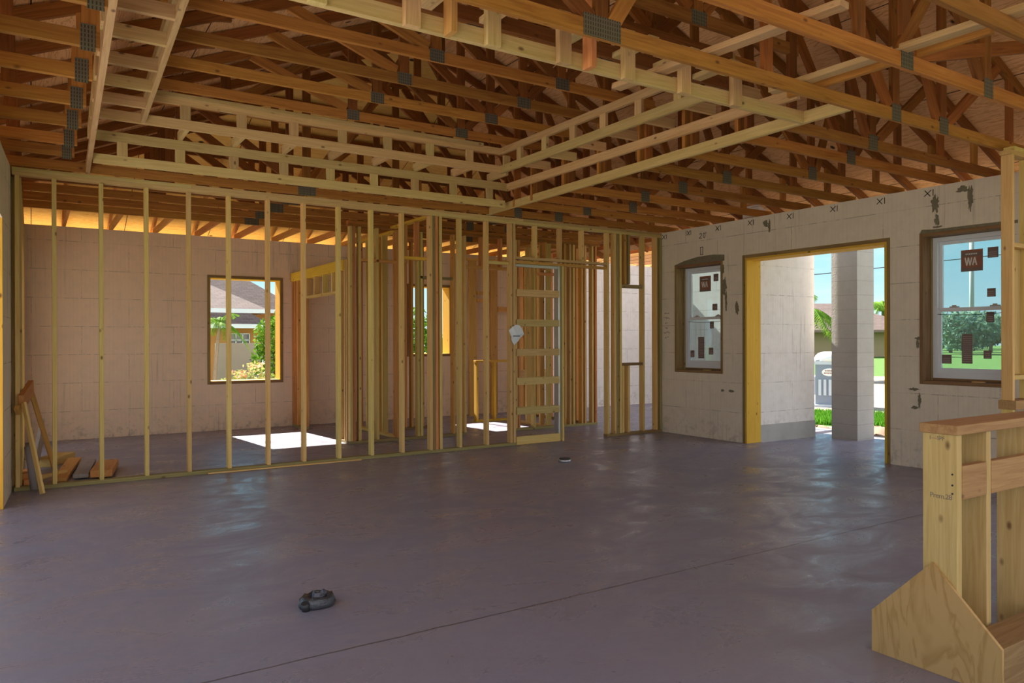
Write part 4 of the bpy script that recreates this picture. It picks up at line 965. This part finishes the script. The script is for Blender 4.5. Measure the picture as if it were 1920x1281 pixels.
# oval sign: white with two dark lines of lettering
v = []; n_ = 24
for i in range(n_): a = i / n_ * math.tau; v.append(tuple(TR_ @ Vector((.27 * math.cos(a) - .05, -.575, 1.33 + .15 * math.sin(a)))))
for i in range(n_): a = i / n_ * math.tau; v.append(tuple(TR_ @ Vector((.27 * math.cos(a) - .05, -.555, 1.33 + .15 * math.sin(a)))))
sg = raw('sign', v, [tuple(range(n_)), tuple(range(2 * n_ - 1, n_ - 1, -1))] + [(i, (i + 1) % n_, n_ + (i + 1) % n_, n_ + i) for i in range(n_)], TOI_W, to)
tbx('sign_lettering', [(-.20 + i * .05, -.165 + i * .05, -.580, -.575, 1.36, 1.41) for i in range(6)] + [(-.24 + i * .05, -.205 + i * .05, -.580, -.575, 1.27, 1.32) for i in range(8)], STK_R, sg)
# far tan house
fh = thing('tan_house', (56, 37, 0), 'low tan house with brown hip roof far beyond the doorway', 'house')
FR = Matrix.Translation((57, 36.5, 0)) @ Matrix.Rotation(math.radians(-33), 4, 'Z')
def fbx(name, lst, mat): v, f = boxes(lst); return raw(name, [tuple(FR @ Vector(q)) for q in v], f, mat, fh)
fbx('walls', [(-9, 5, 0, 9, -.4, 2.3)], TAN)
v = [(-10, -1, 2.15), (6, -1, 2.15), (6, 10, 2.15), (-10, 10, 2.15), (-4.5, 4.5, 4.6), (.5, 4.5, 4.6)]
raw('roof', [tuple(FR @ Vector(q)) for q in v], [(0, 1, 5, 4), (1, 2, 5), (2, 3, 4, 5), (3, 0, 4), (0, 3, 2, 1)], SHING, fh)
fbx('fascia', [(-10, 6, -1.05, -1, 2.0, 2.2)], STK_D)
def zat(x, y): return gh(x, y)
palm(35.8, 26.1, gh(36, 25), 3.0, 3.0, 26, 'large palm tree left of the block column beyond the doorway', 31)
palm(79, 47.3, 0, 4.6, 3.6, 34, 'palm tree right of the block column above the tan house roof', 32)
# grass at the slab edge
gb = []
r = random.Random(9); v, f = [], []
for _ in range(7000):
    q = r.uniform(20.3, 23.5); an = math.radians(r.uniform(54.2, 56.2) if r.random() < .5 else r.uniform(57.8, 59.9)); x, y = q * math.sin(an), q * math.cos(an)
    z = gh(x, y); a = r.uniform(0, math.tau); h = r.uniform(.08, .22); dx, dy = math.cos(a) * .02, math.sin(a) * .02; k = len(v)
    v += [(x - dx, y - dy, z - .02), (x + dx, y + dy, z - .02), (x + r.gauss(0, .05), y + r.gauss(0, .05), z + h)]; f.append((k, k + 1, k + 2))
me = D.meshes.new('grass'); me.from_pydata(v, [], f); me.update(); me.materials.append(GRASS)
go = link('grass_tufts', me, None, None, Matrix()); tag(go, 'bright green grass tufts growing between the porch and the sandy yard', 'grass', kind='stuff')
for i, (q, an, s_, hh) in enumerate(((15.2, 55.2, .45, .16), (16.8, 54.9, .55, .18), (14.4, 58.6, .5, .15), (17.2, 58.9, .6, .2), (18.6, 58.3, .5, .14))):
    x, y = q * math.sin(math.radians(an)), q * math.cos(math.radians(an)); v, f = [], []; rr = random.Random(i + 70); n_ = 16
    for k in range(6):
        u = k / 5
        for j_ in range(n_):
            a = j_ / n_ * math.tau; w_ = s_ * (1 - u) * rr.uniform(.85, 1.15); v.append((x + w_ * math.cos(a), y + w_ * math.sin(a), gh(x, y) - .03 + hh * math.sin(u * math.pi / 2) * rr.uniform(.8, 1.15)))
        if k: f += [((k - 1) * n_ + j_, (k - 1) * n_ + (j_ + 1) % n_, k * n_ + (j_ + 1) % n_, k * n_ + j_) for j_ in range(n_)]
    f.append(tuple(range(5 * n_, 6 * n_)))
    mo = raw('dirt_mound', v, f, DIRT, None, True)
    tag(mo, ['low dirt mound left of the block column, nearest the porch', 'low dirt mound left of the block column, toward the toilet', 'low dirt mound right of the block column, nearest the porch', 'low dirt mound right of the block column, second from the porch', 'low dirt mound right of the block column, farthest from the porch'][i], 'mound', 'dirt mounds beside the porch')
# wires
tag(tube('overhead_wire', [(20.5, 22.2, 3.5), (26.7, 18.5, 4.05), (28.5, 17.35, 4.27), (32.2, 14.95, 4.74), (40, 9.9, 5.6)], .018, WIREM), 'dark overhead wire crossing the sky outside the doorway and right-hand window', 'wire')
# light pole, trees and lawn beyond window 2
po = thing('light_pole', (127, 61.2, -.3), 'tall pale pole standing beyond the right-hand window', 'pole')
cyl('shaft', (127, 61.2, -.4), (127, 61.2, 17.0), .34, POLEM, po)
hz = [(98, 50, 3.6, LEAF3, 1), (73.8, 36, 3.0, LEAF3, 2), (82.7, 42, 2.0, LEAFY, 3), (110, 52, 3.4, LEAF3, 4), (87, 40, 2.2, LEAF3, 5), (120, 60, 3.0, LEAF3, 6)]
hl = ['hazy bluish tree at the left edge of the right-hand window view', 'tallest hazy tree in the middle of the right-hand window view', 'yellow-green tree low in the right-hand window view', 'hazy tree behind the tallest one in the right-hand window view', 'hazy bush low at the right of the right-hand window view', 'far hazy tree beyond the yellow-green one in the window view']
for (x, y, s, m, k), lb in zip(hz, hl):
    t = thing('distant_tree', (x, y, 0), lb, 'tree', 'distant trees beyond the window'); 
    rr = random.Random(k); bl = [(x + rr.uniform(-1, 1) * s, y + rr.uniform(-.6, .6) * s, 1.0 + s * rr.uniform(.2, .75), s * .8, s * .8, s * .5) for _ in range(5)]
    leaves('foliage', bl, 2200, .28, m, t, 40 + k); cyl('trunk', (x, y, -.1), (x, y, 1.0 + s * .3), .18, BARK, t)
# ------------------------------------------------------------------ light
w = D.worlds.new('sky'); SC.world = w; w.use_nodes = True; nt = w.node_tree; nt.nodes.clear()
tcw = N(nt, 'ShaderNodeTexCoord'); spw = N(nt, 'ShaderNodeSeparateXYZ'); L(nt, tcw.outputs['Generated'], spw.inputs[0])
clear = ramp(nt, spw.outputs[2], [(0, (.62, .84, .92)), (.10, (.42, .76, .90)), (.30, (.20, .55, .80)), (1, (.10, .28, .62))])
cn = noise(nt, mapping(nt, tcw.outputs['Generated'], (1.6, 1.6, 4)), 1.3, 6, .55)
cm = M_(nt, 'ADD', M_(nt, 'MULTIPLY', spw.outputs[1], -.55), M_(nt, 'MULTIPLY_ADD', cn, 1.6, -.72))   # cloud bank added out of view behind the viewer to light the interior, wisps ahead
fill_cloud = ramp(nt, cm, [(0, (0, 0, 0)), (.30, (1, 1, 1))])
wisp = M_(nt, 'MULTIPLY', ramp(nt, noise(nt, mapping(nt, tcw.outputs['Generated'], (2, 2, 9)), 2.2, 5), [(.5, (0, 0, 0)), (.75, (1, 1, 1))]), .45)
cc = mix(nt, wisp, clear, (.95, .97, 1.0)); cc = mix(nt, fill_cloud, cc, (1.05, 1.12, 1.22))
bg = N(nt, 'ShaderNodeBackground'); bg.inputs[1].default_value = 1.0
ow = N(nt, 'ShaderNodeOutputWorld'); L(nt, cc, bg.inputs[0]); L(nt, bg.outputs[0], ow.inputs[0])
sun = D.lights.new('sun', 'SUN'); sun.energy = 20.0; sun.angle = math.radians(.6); sun.color = (1, .94, .84)
so = D.objects.new('sun_light', sun); COL.objects.link(so)
so.rotation_euler = Vector((.10, -1, -.85)).to_track_quat('-Z', 'Y').to_euler()
# ------------------------------------------------------------------ camera
yaw, pit, roll, ch, fpx = .570919759, -.00117767728, -.00267764980, 1.40548602, 1403.71302
F = Vector((math.sin(yaw) * math.cos(pit), math.cos(yaw) * math.cos(pit), math.sin(pit)))
R0 = Vector((math.cos(yaw), -math.sin(yaw), 0)); U0 = R0.cross(F)
Rr = R0 * math.cos(roll) + U0 * math.sin(roll); Uu = -R0 * math.sin(roll) + U0 * math.cos(roll)
cam = D.cameras.new('camera'); cam.sensor_width = 36; cam.lens = fpx / 1920 * 36; cam.clip_end = 500; cam.clip_start = .05
co = D.objects.new('camera', cam); COL.objects.link(co)
m = Matrix((Rr, Uu, -F)).transposed().to_4x4(); m.translation = (0, 0, ch); co.matrix_world = m
SC.camera = co
vs = SC.view_settings; SC.display_settings.display_device = 'sRGB'
vs.view_transform = 'Standard'; vs.look = 'None'; vs.gamma = 1; vs.use_curve_mapping = False; vs.exposure = 0.32
